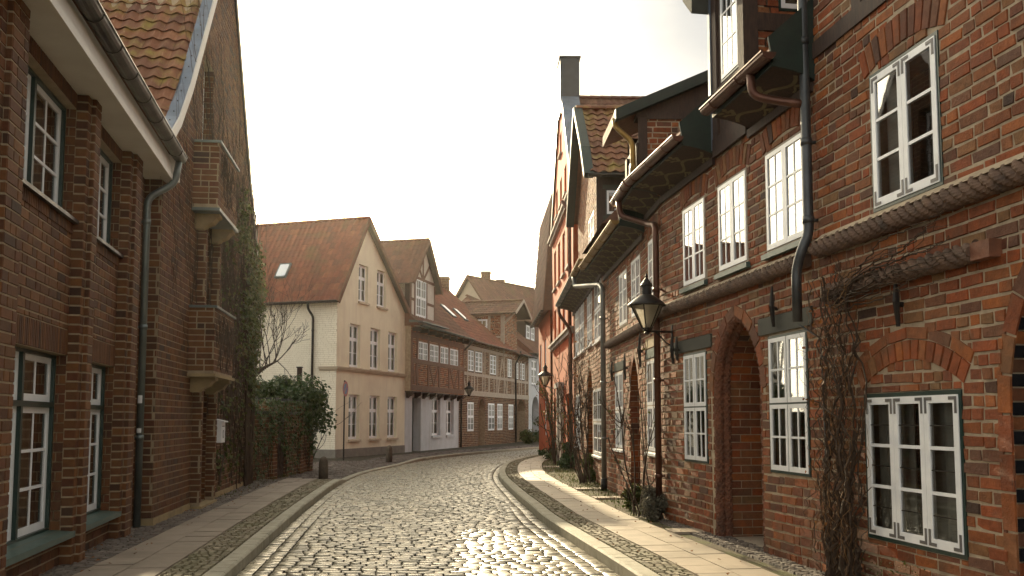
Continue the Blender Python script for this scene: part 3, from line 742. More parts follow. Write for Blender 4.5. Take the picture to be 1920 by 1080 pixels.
# near roof slope, parapet flashing, verge
mb = MB(); A = FL2.pt(.05, 5.42, -.14); Rg = FL2.pt(4.66, 11.0, -.14); bk = FL2.pt(.05, 5.42, -6.2)-A
pantiles(mb, A, bk, Rg-A, bk.length, (Rg-A).length, .25, .32, 'tile_mossy', amp=.045, ns=8, lift=.03)
B = FL2.pt(9.2, 5.6, -.28); mb.quad(B, B+bk, Rg+bk, Rg, 'tile_plain'); ridge_tiles(mb, Rg+Vector((0, 0, .08)), Rg+bk+Vector((0, 0, .08)), .15, 'tile_mossy')
mb.build('roof', house)
vm = MB(); vp = [(-.02, 5.6), (.75, 6.22), (1.48, 7.02), (4.66, 11.3)]
for P, Q in zip(vp, vp[1:]):
    vm.fbar(FL2, P, (Q[0]+.02, Q[1]+.02), .13, -.15, .03, 'zinc_blue'); vm.fbar(FL2, (P[0]+.02, P[1]-.03), (Q[0]+.03, Q[1]-.01), .16, .031, .055, 'white_soffit')
    L_ = math.dist(P, Q); k = 0
    while k*.33 < L_-.2:
        t = (k+.5)*.33/L_; u, z = P[0]+(Q[0]-P[0])*t, P[1]+(Q[1]-P[1])*t; nx, nz = -(Q[1]-P[1])/L_, (Q[0]-P[0])/L_
        for dd in (-.06,):
            c = FL2.pt(u+nx*.067, z+nz*.067, dd); vm.lathe(c-Vector((0, 0, .01)), [(.011, 0), (.011, .02), (.004, .026)], 'zinc_dark', 6)
        k += 1
vm.build('verge_flashing', house)
vm = MB(); vq = [(4.66, 11.3), (7.8, 7.12), (9.15, 5.6)]
for P, Q in zip(vq, vq[1:]):
    vm.fbar(FL2, P, Q, .14, -.30, .05, 'zinc_dark'); vm.fbar(FL2, (P[0]-.06, P[1]-.06), (Q[0]-.06, Q[1]-.06), .06, .051, .075, 'white_soffit')
vm.build('verge_board', house)
vm = MB(); vm.fbox(FL2, -.09, .2, 5.1, 5.55, -.02, .2, 'white_soffit'); vm.fbox(FL2, -.12, .22, 5.551, 5.59, -.06, .24, 'zinc'); vm.build('verge_end_box', house)
# --- mailbox
c = FL2.pt(4.35, 1.18, .02); mail = thing('mailbox', 'small white letterbox on the brown brick wall beside the recessed doorway', 'mailbox', c)
mb = MB(); mb.fbox(FL2, 4.17, 4.55, 1.17, 1.55, .02, .18, 'white')
mb.build('box', mail)
mb = MB(); q = [(.015, 1.551), (.23, 1.551), (.23, 1.575), (.015, 1.62)]
mb.hexa([FL2.pt(4.14, z, d) for d, z in q]+[FL2.pt(4.58, z, d) for d, z in q], 'white'); mb.build('lid', mail)
mb = MB()
mb.fbox(FL2, 4.24, 4.48, 1.47, 1.485, .181, .184, 'blackink')
pts = [(4.36+.055*math.cos(t*math.pi/6), 1.33+.07*math.sin(t*math.pi/6)) for t in range(12)]
for a, b in zip(pts, pts[1:]+pts[:1]): mb.fbar(FL2, a, b, .014, .181, .184, 'blackink')
mb.build('emblem', mail)
# ================================================================== cream gabled house
o = FC.pt(3.3, 0, -3)
house = thing('rendered_house', 'cream rendered house with red tiled roof, gable to the street and eight white windows', 'house', (o.x, o.y, 0))
CU, CZ = FC.uz(692, 411, .2)
cout = [(0, 0), (6.69, 0), (6.69, 6.65), (CU, CZ-.15), (0, 6.6)]
cw = [(1.1, 2.06), (3.02, 4.0), (4.83, 5.8)]
ch = [rect(*w, .79, 2.64) for w in cw]+[rect(*w, 3.77, 5.57) for w in cw]+[rect(1.84, 2.72, 6.58, 8.17), rect(3.6, 4.55, 6.58, 8.2)]
mb = MB(); sheet(mb, FC, cout, ch, 0, 'cream', .35, rev='cream')
S = FC.side(0, -10, False); mb.quad(S.pt(0, 0), S.pt(10, 0), S.pt(10, 6.6), S.pt(0, 6.6), 'mortar_old')
bricks(mb, S, rect(0, 10, .4, 6.6), [], h=.083, jt=.004, lens=[.25, .25, .12], d0=-.002, d1=.004, mname='cream_side', jit=.05, jd=.0012)
shell(mb, FC, cout, -.36, 9.6, 'cream'); mb.quad(FC.pt(6.69, 0, 0), FC.pt(6.69, 0, -1), FC.pt(6.69, 6.6, -1), FC.pt(6.69, 6.6, 0), 'cream')
mb.build('wall', house)
mb = MB(); mb.fbox(FC, -.02, 6.69, 0, .42, 0, .03, 'grey_plinth'); mb.fbox(FC, -.03, -.001, 0, .42, -10, .029, 'grey_plinth'); mb.build('plinth', house)
mb = MB()
for z0, z1, dd in ((3.56, 3.62, .05), (3.62, 3.69, .1), (3.69, 3.73, .13)):
    mb.fbox(FC, -dd, 6.69, z0, z1, 0, dd, 'cream_pale'); mb.fbox(FC, -dd, -.001, z0, z1, -.75, -.001, 'cream_pale')
mb.build('string_course', house)
for h in ch:
    window(house, FC, h[0][0], h[1][0], h[0][1], h[2][1], d=-.13, ncas=2, tiers=((.34, 1), (.66, 2)), pc=1, fr=.05, frm='white', mull=.03, st=.05, bar=.03, curtain=.3, sill=(.22, .09, 'cream_pale'))
gable_roof(house, FC, -.35, 7.04, 6.27, CZ, .22, -10.2, 'tile_red', .23, .33, 5, uc=CU, barge='timber_red')
gutter(house, S, -.2, 10.2, 6.33, .42, .07, 'zinc_dark')
downpipe(house, [S.pt(8.9, 6.28, .42), S.pt(8.9, 6.05, .4), S.pt(8.95, 5.75, .07), S.pt(8.95, .1, .07)], .05, 'zinc_dark', (5.2, 3.3, 1.6), S)
mb = MB(); # roof light on the near slope
_A = FC.pt(-.35, 6.27, .22); _up = (FC.pt(CU, CZ, .22)-_A); _Ls = _up.length; _up.normalize(); _al = (FC.pt(-.35, 6.27, -1)-FC.pt(-.35, 6.27, 0)); _n = _up.cross(_al); _n = _n if _n.z > 0 else -_n
def roofbox(mb, A, al, up, n, a0, a1, b0, b1, h0, h1, mname):
    mb.hexa([A+al*a+up*b+n*h0 for a, b in ((a0, b0), (a1, b0), (a1, b1), (a0, b1))]+[A+al*a+up*b+n*h1 for a, b in ((a0, b0), (a1, b0), (a1, b1), (a0, b1))], mname)
def solve_roof(px, py, A, al, up, n):
    r = Vector(ray(px, py)); e = Vector((0, 0, CH)); t = (A-e).dot(n)/r.dot(n); q = e+r*t-A
    return q.dot(al), q.dot(up)
a_, b_ = solve_roof(532, 510, _A, _al, _up, _n)
sk = MB(); roofbox(sk, _A, _al, _up, _n, a_-.27, a_+.27, b_-.4, b_+.4, .02, .12, 'zinc'); so = sk.build('roof_window', house)
sk = MB(); roofbox(sk, _A, _al, _up, _n, a_-.21, a_+.21, b_-.33, b_+.33, .121, .124, 'glass'); roofbox(sk, _A, _al, _up, _n, a_-.21, a_+.21, b_-.33, b_+.33, .1201, .1206, 'room'); sk.build('pane', so)
# ================================================================== pale ground floor, timber framed upper storey with dormer
o = F5.pt(4, 0, -3)
house = thing('timber_framed_house', 'house with pale blue ground floor, jettied red timber upper storey and tall half-timbered dormer', 'house', (o.x, o.y, 0))
out5 = rect(0, 8.06, 0, 2.98)
dr = rect(.96, 2.14, .02, 2.68); hw = [rect(3.74, 5.02, .8, 2.7), rect(5.97, 7.2, .8, 2.68)]
mb = MB(); sheet(mb, F5, out5, [dr]+hw, 0, 'paleblue', [.45, .35, .35]); shell(mb, F5, rect(0, 8.06, 0, 6), -.46, 8, 'paleblue'); mb.build('ground_floor_wall', house)
mb = MB(); mb.fbox(F5, .98, 2.12, .03, 2.66, -.44, -.40, 'board_green')
for a, b in ((1.05, 1.5), (1.6, 2.05)):
    for z0, z1 in ((.2, 1.1), (1.25, 2.5)): mb.fbox(F5, a, b, z0, z1, -.399, -.385, 'board_green')
do = mb.build('door', house); mb = MB(); mb.tube([F5.pt(1.2, 1.05, -.39), F5.pt(1.2, 1.05, -.34), F5.pt(1.32, 1.05, -.34)], .014, 'steel'); mb.build('handle', do)
for h in hw:
    window(house, F5, h[0][0], h[1][0], h[0][1], h[2][1], d=-.16, ncas=2, tiers=((.34, 1), (.66, 2)), pc=1, fr=.05, frm='white', mull=.03, st=.05, bar=.03, curtain=.25, sill=(.24, .12, 'paleblue'))
J = .28; out5u = rect(0, 8.06, 2.95, 6.05)
w5 = [(.95, 2.24), (2.51, 3.82), (4.1, 5.36), (5.62, 7.0)]; h5 = [rect(*w, 4.42, 5.38) for w in w5]
mb = MB(); sheet(mb, F5, out5u, h5, J, 'mortar_old', .25); bricks(mb, F5, out5u, h5, d0=J-.002, d1=J+.008, mname='brick_old', **BO)
mb.fbox(F5, 0, 8.06, 2.9, 2.95, 0, J, 'timber_dark')
mb.quad(F5.pt(0, 2.95, 0), F5.pt(0, 2.95, J), F5.pt(0, 6.05, J), F5.pt(0, 6.05, 0), 'mortar_old'); mb.build('upper_wall', house)
mb = MB(); T = 'timber_red'
for z, h in ((3.0, .24), (4.28, .22), (5.5, .24)): mb.fbox(F5, -.01, 8.07, z, z+h, J, J+.035, T)
px_ = [0, .72, 2.26, 3.85, 5.4, 7.1, 7.88]
for x in px_:
    mb.fbox(F5, x, x+.2, 3.24, 4.28, J, J+.03, T); mb.fbox(F5, x, x+.2, 4.5, 5.5, J, J+.03, T)
for a, b in ((.2, .72), (2.5, 3.8), (5.65, 7.05)):
    mb.fbar(F5, (a+.05, 4.26), ((a+b)/2, 3.3), .14, J, J+.026, T); mb.fbar(F5, (b-.0, 4.26), ((a+b)/2+.06, 3.3), .14, J, J+.024, T)
mb.build('timber_frame', house)
for k in range(8):
    mb = MB(); u = .15+k*1.08
    pr = [(0, 2.62), (.06, 2.62), (.14, 2.7), (.24, 2.74), (J+.06, 2.82), (J+.06, 2.94), (0, 2.94)]
    A = [F5.pt(u, z, d) for d, z in pr]; B = [F5.pt(u+.2, z, d) for d, z in pr]; n = len(pr)
    mb.add(A+B, [tuple(range(n)), tuple(range(2*n-1, n-1, -1))]+[(i, (i+1) % n, n+(i+1) % n, n+i) for i in range(n)], 'timber_dark')
    mb.build('bracket', house); mb = MB(); mb.fbox(F5, u, u+.2, 5.78, 5.95, J, J+.4, 'timber_dark'); mb.build('rafter_end', house)
for h in h5: window(house, F5, h[0][0], h[1][0], h[0][1], h[2][1], d=J+.02, ncas=2, tiers=((1, 3),), pc=2, fr=.04, frm='timber_pale', st=.045, bar=.028, curtain=.35)
eave_roof(house, F5, -.1, 8.16, 6.0, J+.5, 10.3, -3.6, 'tile_brown', .24, .34, 4)
gutter(house, F5, -.1, 8.2, 6.03, J+.56, .07, 'zinc_dark')
# dormer
dv = MB(); du0, du1, dzl, dze, dza = -.1, 3.35, 6.2, 8.3, 10.25; dd = .25
dout = [(du0, dzl), (du1, dzl), (du1, dze), ((du0+du1)/2, dza), (du0, dze)]; dh = rect(.62, 2.04, 6.55, 8.38)
sheet(dv, F5, dout, [dh], dd, 'whitewash', .25); shell(dv, F5, dout, dd-.26, 4, 'whitewash')
S = F5.side(du0, dd-4, False); dv.quad(S.pt(0, dzl), S.pt(4, dzl), S.pt(4, dze), S.pt(0, dze), 'timber_dark')
S = F5.side(du1, dd, True); dv.quad(S.pt(0, dzl), S.pt(4, dzl), S.pt(4, dze), S.pt(0, dze), 'whitewash')
do = dv.build('dormer', house)
dv = MB(); T = 'timber_pale'; T = 'timber_red'
for a, b in (((du0, dzl+.06), (du1, dzl+.06)), ((du0, dze+.1), (du1, dze+.1)), ((du0+.08, dzl), (du0+.08, dze)), ((du1-.08, dzl), (du1-.08, dze)), ((.52, dzl), (.52, dze)), ((2.14, dzl), (2.14, dze)),
             ((1.62, dze), (1.62, dza-.1)), ((.75, dza-1.05), (1.55, dze+.15)), ((2.5, dza-1.05), (1.7, dze+.15)), ((du0+.1, 7.3), (.5, 7.3)), ((2.15, 7.3), (du1-.1, 7.3))):
    dv.fbar(F5, a, b, .13, dd, dd+.03, T)
dv.build('dormer_timber', do)
window(house, F5, dh[0][0], dh[1][0], dh[0][1], dh[2][1], d=dd+.02, ncas=2, tiers=((.5, 2), (.5, 2)), pc=2, fr=.05, frm='white', mull=.02, st=.045, bar=.03, curtain=.7)
gable_roof(house, F5, du0-.3, du1+.3, dze-.33, dza+.1, dd+.3, -3.5, 'tile_brown', .24, .34, 4, barge='timber_red')
mb = MB(); mb.hexa([F5.pt(u, z, d) for u, z, d in ((du0-.1, 6.16, .95), (du1+.2, 6.16, .95), (du1+.2, 6.16, .25), (du0-.1, 6.16, .25), (du0-.1, 6.2, .95), (du1+.2, 6.2, .95), (du1+.2, 6.28, .25), (du0-.1, 6.28, .25))], 'zinc'); mb.build('dormer_flashing', house)
downpipe(house, [F5.pt(8.12, 6.0, J+.5), F5.pt(8.12, 5.7, J+.3), F5.pt(8.13, 5.3, .12), F5.pt(8.13, .1, .12)], .05, 'zinc_dark', (4, 2), F5)
# ================================================================== brick house with half-timbered storey and wall lamp
o = F6.pt(5, 0, -3)
house = thing('half_timbered_house', 'dark brick house with pale half-timbered upper floor, four ground-floor windows and narrow arched doorway', 'house', (o.x, o.y, 0))
def r6(x0, x1, y0, y1):
    a, zt = F6.uz(x0, (y0+y0)/2); b, _ = F6.uz(x1, y0); zb = F6.z((x0+x1)/2, y1); return (a, b, zb, F6.z((x0+x1)/2, y0))
lw = [r6(876, 887.6, 755, 816), r6(914.9, 926.5, 757, 815.6), r6(932, 941.7, 758.8, 815), r6(953, 962, 760, 814.6)]
uw = [r6(877, 887.6, 661, 700), r6(890, 903.6, 663, 704), r6(918, 929.5, 668, 708), r6(951, 958.6, 671, 705)]
lw = [(a, b, .95, 2.6) for a, b, c, d in lw]; uw = [(a, b, 4.35, 5.62) for a, b, c, d in uw]
da, db = F6.u(897, 800), F6.u(909, 800); arch = pointed(da, db, .02, 2.1, 2.85)
out6 = rect(0, 11.15, 0, 6.1); hol = [rect(*w) for w in lw+uw]
mb = MB(); sheet(mb, F6, out6, hol+[arch], 0, 'mortar_old', [.25]*len(hol)+[.8])
p_ = arch[2:][::-1]; cut = ring_cut(p_, .28)
bricks(mb, F6, rect(0, 11.15, 0, 3.05), hol+[arch, cut], d0=-.002, d1=.009, mname='brick_brown', **BO)
bricks(mb, F6, rect(0, 11.15, 3.05, 6.1), hol, d0=-.002, d1=.005, mname='brick_brown', **BO)
ring(mb, F6, p_, .27, .1, -.002, .01, 'brick_brown')
shell(mb, F6, rect(0, 11.15, 0, 6.1), -.82, 8, 'mortar_old')
mb.build('wall', house)
for w in lw: window(house, F6, *w, d=.02, ncas=2, tiers=((.5, 2), (.5, 2)), pc=2, fr=.045, frm='white', mull=.02, st=.05, bar=.035, curtain=.35)
for w in uw: window(house, F6, *w, d=.02, ncas=2, tiers=((1, 4),), pc=1, fr=.05, frm='timber_dark', st=.05, bar=.03, curtain=.6)
mb = MB(); mb.fbox(F6, da+.04, db-.04, .02, 2.7, -.78, -.74, 'timber_dark'); mb.build('door', house)
mb = MB(); T = 'timber_pale'
mb.fbox(F6, 0, 11.15, 2.98, 3.28, 0, .06, T); mb.fbox(F6, 0, 11.15, 4.12, 4.3, 0, .035, T); mb.fbox(F6, 0, 11.15, 5.68, 5.86, 0, .035, T)
ps = [.05]+[x for w in uw for x in (w[0]-.17, w[1]+.02)]+[4.55, 7.2, 8.6, 10.9]
for x in ps: mb.fbox(F6, x, x+.15, 3.28, 4.12, 0, .03, T); mb.fbox(F6, x, x+.15, 4.3, 5.68, 0, .03, T)
for x in (2.1, 3.1, 5.3, 6.4): mb.fbox(F6, x, x+.14, 3.28, 4.12, 0, .029, T)
for a, b in (((.25, 5.2), (1.1, 3.3)), ((7.4, 3.3), (8.2, 5.5)), ((9.2, 3.3), (8.3, 5.5))): mb.fbar(F6, a, b, .15, 0, .027, T)
mb.build('timber_frame', house)
zr6 = F6.z(850, 547, -4.2)
eave_roof(house, F6, -.05, 9.6, 6.05, .5, zr6, -4.2, 'tile_red', .24, .34, 4)
gutter(house, F6, 0, 9.6, 6.06, .56, .07, 'copper')
A6 = F6.pt(-.05, 6.05, .5); up6 = F6.pt(-.05, zr6, -4.2)-A6; up6.normalize(); al6 = (F6.pt(1, 6, 0)-F6.pt(0, 6, 0)); n6 = al6.cross(up6); n6 = n6 if n6.z > 0 else -n6
for (x, y) in ((839, 585), (862, 592)):
    a_, b_ = solve_roof(x, y, A6, al6, up6, n6); sk = MB(); roofbox(sk, A6, al6, up6, n6, a_-.3, a_+.3, b_-.55, b_+.55, .03, .13, 'zinc'); so = sk.build('roof_window', house)
    sk = MB(); roofbox(sk, A6, al6, up6, n6, a_-.24, a_+.24, b_-.48, b_+.48, .131, .134, 'glass'); sk.build('pane', so)
P = F6.pt(F6.u(830, 530, -4.2), 0, -4.2); chimney(house, P.x, P.y, zr6-1.2, atdepth(830, 520, P.y).z, .85, .7)
# cross gable at the far end
gu = F6.u(943, 610); gze = F6.z(967, 588, .6); gzr = F6.z(967, 562, .6)
gv = MB(); S = F6.side(gu, -5, False); sw = S.uz(929, 610)
sh = rect(5-1.75, 5-1.05, 7.15, 8.1)
sheet(gv, S, rect(0, 5, 5.6, gze), [sh], 0, 'mortar_old', .2); bricks(gv, S, rect(0, 5, 5.6, gze), [sh], d0=-.002, d1=.006, mname='brick_old', **BO)
fo = [(gu, 5.6), (gu+3.2, 5.6), (gu+3.2, gze), (gu+1.6, gzr-.1), (gu, gze)]
sheet(gv, F6, fo, [], .03, 'mortar_old'); bricks(gv, F6, fo, [], d0=.028, d1=.036, mname='brick_old', **BO); shell(gv, F6, fo, -.3, 4, 'mortar_old')
go = gv.build('cross_gable', house)
gv = MB()
for x in (4.85, 2.9, 1.9, 4.0): gv.fbox(S, x, x+.16, 5.6, gze, 0, .03, 'timber_pale')
gv.fbox(S, 0, 5, gze-.2, gze, 0, .035, 'timber_pale'); gv.fbox(S, 0, 5, 6.85, 7.0, 0, .028, 'timber_pale')
gv.fbar(F6, (gu+.05, gze-.2), (gu+.05, 5.6), .16, .03, .07, 'timber_pale')
gv.tube([F6.pt(gu+.05, gze-.75, .05), F6.pt(gu+.05, gze-.05, .75)], .08, 'timber_pale', 4); gv.build('gable_timber', go)
window(house, S, sh[0][0], sh[1][0], sh[0][1], sh[2][1], d=.03, ncas=1, tiers=((1, 2),), pc=2, frm='white', st=.06, bar=.05, curtain=.3)
gable_roof(house, F6, gu-.35, gu+3.5, gze-.1, gzr, .95, -4.5, 'tile_brown', .24, .34, 4, barge='timber_pale')
# ================================================================== narrow brick house with arched portal
o = F6.pt(13, 0, -3)
house = thing('terraced_house', 'narrow brick house with wide dark arched doorway between the half-timbered house and pale blue house', 'house', (o.x, o.y, 0))
e7 = F6.u(991, 829); a7, b7 = F6.u(969, 800), F6.u(984.5, 800); arch = roundarch(a7, b7, .02, 2.2, 2.95)
uw7 = [(F6.u(965.5, 690), F6.u(971.5, 690), 4.3, 5.5), (F6.u(974.5, 690), F6.u(983, 690), 4.3, 5.5)]
out7 = rect(11.17, e7, 0, 6.05); hol = [rect(*w) for w in uw7]
mb = MB(); sheet(mb, F6, out7, hol+[arch], 0, 'mortar_old', [.25, .25, .9]); p_ = arch[2:][::-1]
bricks(mb, F6, out7, hol+[arch, ring_cut(p_, .28)], d0=-.002, d1=.008, mname='brick_brown', **BO); ring(mb, F6, p_, .27, .1, -.002, .01, 'brick_brown')
shell(mb, F6, out7, -.92, 8, 'mortar_old'); mb.build('wall', house)
mb = MB(); mb.fbox(F6, a7+.03, b7-.03, .02, 2.8, -.88, -.84, 'timber_dark'); mb.build('door', house)
for w in uw7: window(house, F6, *w, d=.02, ncas=2, tiers=((1, 4),), pc=1, fr=.05, frm='timber_dark', st=.05, bar=.03, curtain=.6)
mb = MB(); T = 'timber_pale'
mb.fbox(F6, 11.17, e7, 3.0, 3.3, 0, .05, T); mb.fbox(F6, 11.17, e7, 4.1, 4.27, 0, .035, T)
for x in (11.2, 12.15, 12.75, 13.7, e7-.18): mb.fbox(F6, x, x+.15, 3.3, 4.1, 0, .03, T); mb.fbox(F6, x, x+.15, 4.27, 5.6, 0, .03, T)
mb.fbar(F6, (13.8, 3.3), (14.3, 5.4), .14, 0, .026, T); mb.build('timber_frame', house)
downpipe(house, [F6.pt(11.15, 6.2, .45), F6.pt(11.15, 5.9, .4), F6.pt(11.16, 5.4, .1), F6.pt(11.16, .05, .1)], .055, 'zinc_dark', (4, 2), F6)
zr7 = F6.z(965, 560, -4.5)
eave_roof(house, F6, 9.8, e7+.2, 5.95, .5, 9.3, -4.4, 'tile_brown', .24, .34, 4)
gutter(house, F6, 11.2, e7+.2, 5.97, .56, .07, 'zinc_dark')
# shed dormer with two small windows
ud, zd = F6.uz(994, 624, -1.2)
dm = MB(); dm.fbox(F6, ud-1.5, ud+1.5, zd-.9, zd+.75, -4, -1.2, 'timber_dark'); dmo = dm.build('dormer', house)
mb = MB(); A = F6.pt(ud-1.9, zd+.65, -.8); al = F6.pt(ud+1.9, zd+.65, -.8)-A; up = F6.pt(ud-1.9, zd+1.9, -4)-A; pantiles(mb, A, al, up, al.length, up.length, .24, .34, 'tile_brown', ns=4); mb.build('dormer_roof', dmo)
for k in (-1.2, .15): window(house, F6, ud+k, ud+k+1.0, zd-.55, zd+.5, d=-1.17, ncas=1, tiers=((1, 2),), pc=2, frm='white', st=.08, bar=.06, curtain=.3)
# ================================================================== pale blue house at the bend
_p = F6.pt(e7+.02, 0); F8 = Frame((_p.x, _p.y), 1430); o = F8.pt(4, 0, -3)
house = thing('rendered_house', 'pale blue house at the bend with round-arched doorway and slate-roofed bay window', 'house', (o.x, o.y, 0))
a8, b8 = F8.u(997.5, 800), F8.u(1010.5, 800); arch = roundarch(a8, b8, .02, 2.4, 2.4+(b8-a8)*.42)
uw8 = [(F8.u(996.8, 690), F8.u(1007, 690), 4.15, 5.9), (F8.u(1013, 690), F8.u(1022, 690), 4.15, 5.9), (F8.u(1027, 690), F8.u(1034, 690), 4.15, 5.9)]
out8 = rect(0, 13, 0, 6.4); hol = [rect(*w) for w in uw8]
mb = MB(); sheet(mb, F8, out8, hol+[arch], 0, 'paleblue', [.25]*3+[.5], rev='paleblue'); shell(mb, F8, out8, -.52, 8, 'paleblue')
mb.quad(F8.pt(0, 0, 0), F8.pt(0, 0, -.6), F8.pt(0, 6.4, -.6), F8.pt(0, 6.4, 0), 'paleblue'); mb.build('wall', house)
mb = MB(); mb.fbox(F8, a8+.03, b8-.03, .02, 2.9, -.5, -.46, 'board_green'); mb.build('door', house)
for w in uw8: window(house, F8, *w, d=-.06, ncas=2, tiers=((.35, 1), (.65, 2)), pc=1, fr=.05, frm='white', mull=.03, st=.06, bar=.04, curtain=.5, sill=(.14, .08, 'paleblue'))
bu0 = F8.u(1018, 780); mb = MB(); mb.fbox(F8, bu0, bu0+2.6, .5, 3.0, 0, .6, 'board_grey'); bo = mb.build('bay_window', house)
for k in range(3): window(house, F8, bu0+.12+k*.82, bu0+.86+k*.82, 1.0, 2.9, d=.625, ncas=1, tiers=((.4, 1), (.6, 2)), pc=1, frm='white', st=.07, bar=.05, curtain=.3)
mb = MB(); mb.add([F8.pt(bu0-.15, 3.0, .8), F8.pt(bu0+2.75, 3.0, .8), F8.pt(bu0+2.75, 3.0, 0), F8.pt(bu0-.15, 3.0, 0), F8.pt(bu0+.35, 3.95, 0), F8.pt(bu0+2.25, 3.95, 0)], [(0, 1, 5, 4), (1, 2, 5), (0, 4, 3), (0, 3, 2, 1)], 'slate'); mb.build('bay_roof', bo)
eave_roof(house, F8, -.3, 13.2, 6.3, .5, 10.5, -4.5, 'tile_brown', .24, .34, 4); gutter(house, F8, -.1, 13, 6.32, .56, .07, 'zinc_dark')
# ================================================================== gabled house standing behind the row
Z9 = 78.; c9 = atdepth(881, 519, Z9); U9 = (.8, -.6); F9 = Frame((c9.x, c9.y), dirv=U9)
house = thing('gabled_house', 'tile-roofed house with cream gable and two brick chimneys rising behind the terrace roofs', 'house', (c9.x, c9.y, 0))
hw9 = 3.9; za9 = c9.z; zl9 = za9-5.2
mb = MB(); out9 = [(-hw9, 0), (hw9, 0), (hw9, zl9), (0, za9-.15), (-hw9, zl9)]; sheet(mb, F9, out9, [], 0, 'cream_pale'); shell(mb, F9, out9, -.01, 9.5, 'cream_pale'); mb.build('wall', house)
ro = gable_roof(house, F9, -hw9-.35, hw9+.35, zl9-.4, za9, .35, -9.6, 'tile_brown', .26, .36, 4, barge='timber_red')
for x, yt, w, dr_ in ((911, 510, .8, -3.0), (938.5, 525, .7, -6.4)):
    P = F9.pt(0, 0, dr_); q = atdepth(x, yt, P.y); chimney(house, q.x, q.y, za9-1.7, q.z, w, w)
P = F9.pt(1.8, 0, -9.9); F10 = Frame((P.x, P.y), dirv=U9)
o = F10.pt(0, 0, -4); house = thing('gabled_house', 'farthest brown tiled roof descending towards the bend, with a black metal flue', 'house', (o.x, o.y, 0))
q = atdepth(952, 540, o.y-3); mb = MB(); out10 = [(-4.5, 0), (4.5, 0), (4.5, q.z-5.4), (0, q.z-.15), (-4.5, q.z-5.4)]; sheet(mb, F10, out10, [], 0, 'cream_pale'); shell(mb, F10, out10, -.01, 9, 'cream_pale'); mb.build('wall', house)
gable_roof(house, F10, -4.8, 4.8, q.z-5.7, q.z, .3, -9, 'tile_brown', .26, .36, 4)
mb = MB(); q1 = atdepth(974.5, 538, o.y-4); mb.tube([Vector((q1.x, q1.y, q1.z-4)), q1], .13, 'iron', 12); mb.lathe(q1, [(.19, 0), (.19, .05), (.02, .16)], 'iron', 12); mb.build('flue', house)
# ================================================================== near brick row, house with the striped portal
def voussoir_head(mb, F, u0, u1, z, rise, thick, mname, d0=-.002, d1=.011):
    p = arcpts(u0, u1, z, z+rise); ring(mb, F, p, thick, .1, d0, d1, mname, .014, .004); return p
def cove(root, F, u0, u1, za, zb, d1, ends=(True, True), name='eave_cove', ornament=True):
    """concave painted eave board from the wall (za) out to the gutter (zb)"""
    mb = MB(); n = 7
    def S(u, t, off=0.):
        a = t*math.pi/2; d = d1*(1-math.cos(a))*.55+d1*.45*t; z = za+(zb-za)*(math.sin(a)*.55+.45*t)
        return F.pt(u, z-off*.85, d+off*.5)
    for i in range(n):
        mb.quad(S(u0, i/n), S(u1, i/n), S(u1, (i+1)/n), S(u0, (i+1)/n), 'timber_dark')
    mb.fbox(F, u0-.02, u1+.02, zb, zb+.05, 0, d1+.02, 'board_green'); mb.fbox(F, u0, u1, za-.1, za-.002, 0, .05, 'timber_dark')
    for u, e in ((u0, ends[0]), (u1, ends[1])):
        if e:
            pr = [(0, za-.12)]+[None]*0; pts = [F.pt(u, za-.12, 0)]+[S(u, k/n) for k in range(n+1)]+[F.pt(u, zb+.3, d1+.05), F.pt(u, zb+.75, 0)]
            sgn = .03 if u == u1 else -.03; q = [p+Vector((F.U[0]*sgn, F.U[1]*sgn, 0)) for p in pts]; m = len(pts)
            mb.add(pts+q, [tuple(range(m)), tuple(range(2*m-1, m-1, -1))]+[(i, (i+1) % m, m+(i+1) % m, m+i) for i in range(m)], 'board_green')
    o = mb.build(name, root)
    if ornament:
        om = MB()
        def rib(pts, w):
            w *= .62
            for (ua, ta), (ub, tb) in zip(pts, pts[1:]):
                L = math.hypot(ub-ua, (tb-ta)*.5) or 1; nu, nt_ = -(tb-ta)*.5/L*w/2, (ub-ua)/L*w
                om.quad(S(ua+nu, ta+nt_, .006), S(ub+nu, tb+nt_, .006), S(ub-nu, tb-nt_, .006), S(ua-nu, ta-nt_, .006), 'ochre')
        L = .62; k = max(1, round((u1-u0-.1)/L)); L = (u1-u0-.1)/k
        for i in range(k):
            b = u0+.05+i*L
            rib([(b+L*t/8, .5+.14*math.sin(t/8*2*math.pi)) for t in range(9)], .075)
            for sgn, ph in ((1, .22), (-1, .72)):
                cu, ct = b+L*ph, .5+.14*math.sin(ph*2*math.pi)
                rib([(cu+.09*math.sin(q*.8)*(1+q*.05), ct+sgn*(.07+.09*q-.012*q*q)) for q in range(5)], .06)
                for s2 in (-1, 1):
                    rib([(cu, ct+sgn*.08), (cu+s2*.07, ct+sgn*.2), (cu+s2*.13, ct+sgn*.21)], .06)
                    rib([(cu+s2*.02, ct+sgn*.3), (cu+s2*.1, ct+sgn*.36)], .07)
        om.build('painted_ornament', o)
    return o
def anchor(root, F, u, z, h=.42):
    mb = MB(); mb.tube([F.pt(u, z, .05), F.pt(u+.01, z+h*.5, .07), F.pt(u-.02, z+h, .05)], [.018, .03, .012], 'iron', 6); mb.tube([F.pt(u, z+h*.45, -.02), F.pt(u, z+h*.45, .08)], .022, 'iron', 6)
    return mb.build('wall_anchor', root)
o = FR.pt(7.4, 0, 0)
house = thing('brick_townhouse', 'old red brick house with three-light window under blind arch, rope mouldings and black striped portal', 'house', (o.x, o.y, 0))
out1 = rect(4.97, 9.9, 0, 7.6); up1 = rect(5.99, 7.0, 3.44, 4.69); lo1 = rect(5.73, 7.12, .555, 1.83); por = pointed(7.66, 9.3, .02, 1.75, 3.0)
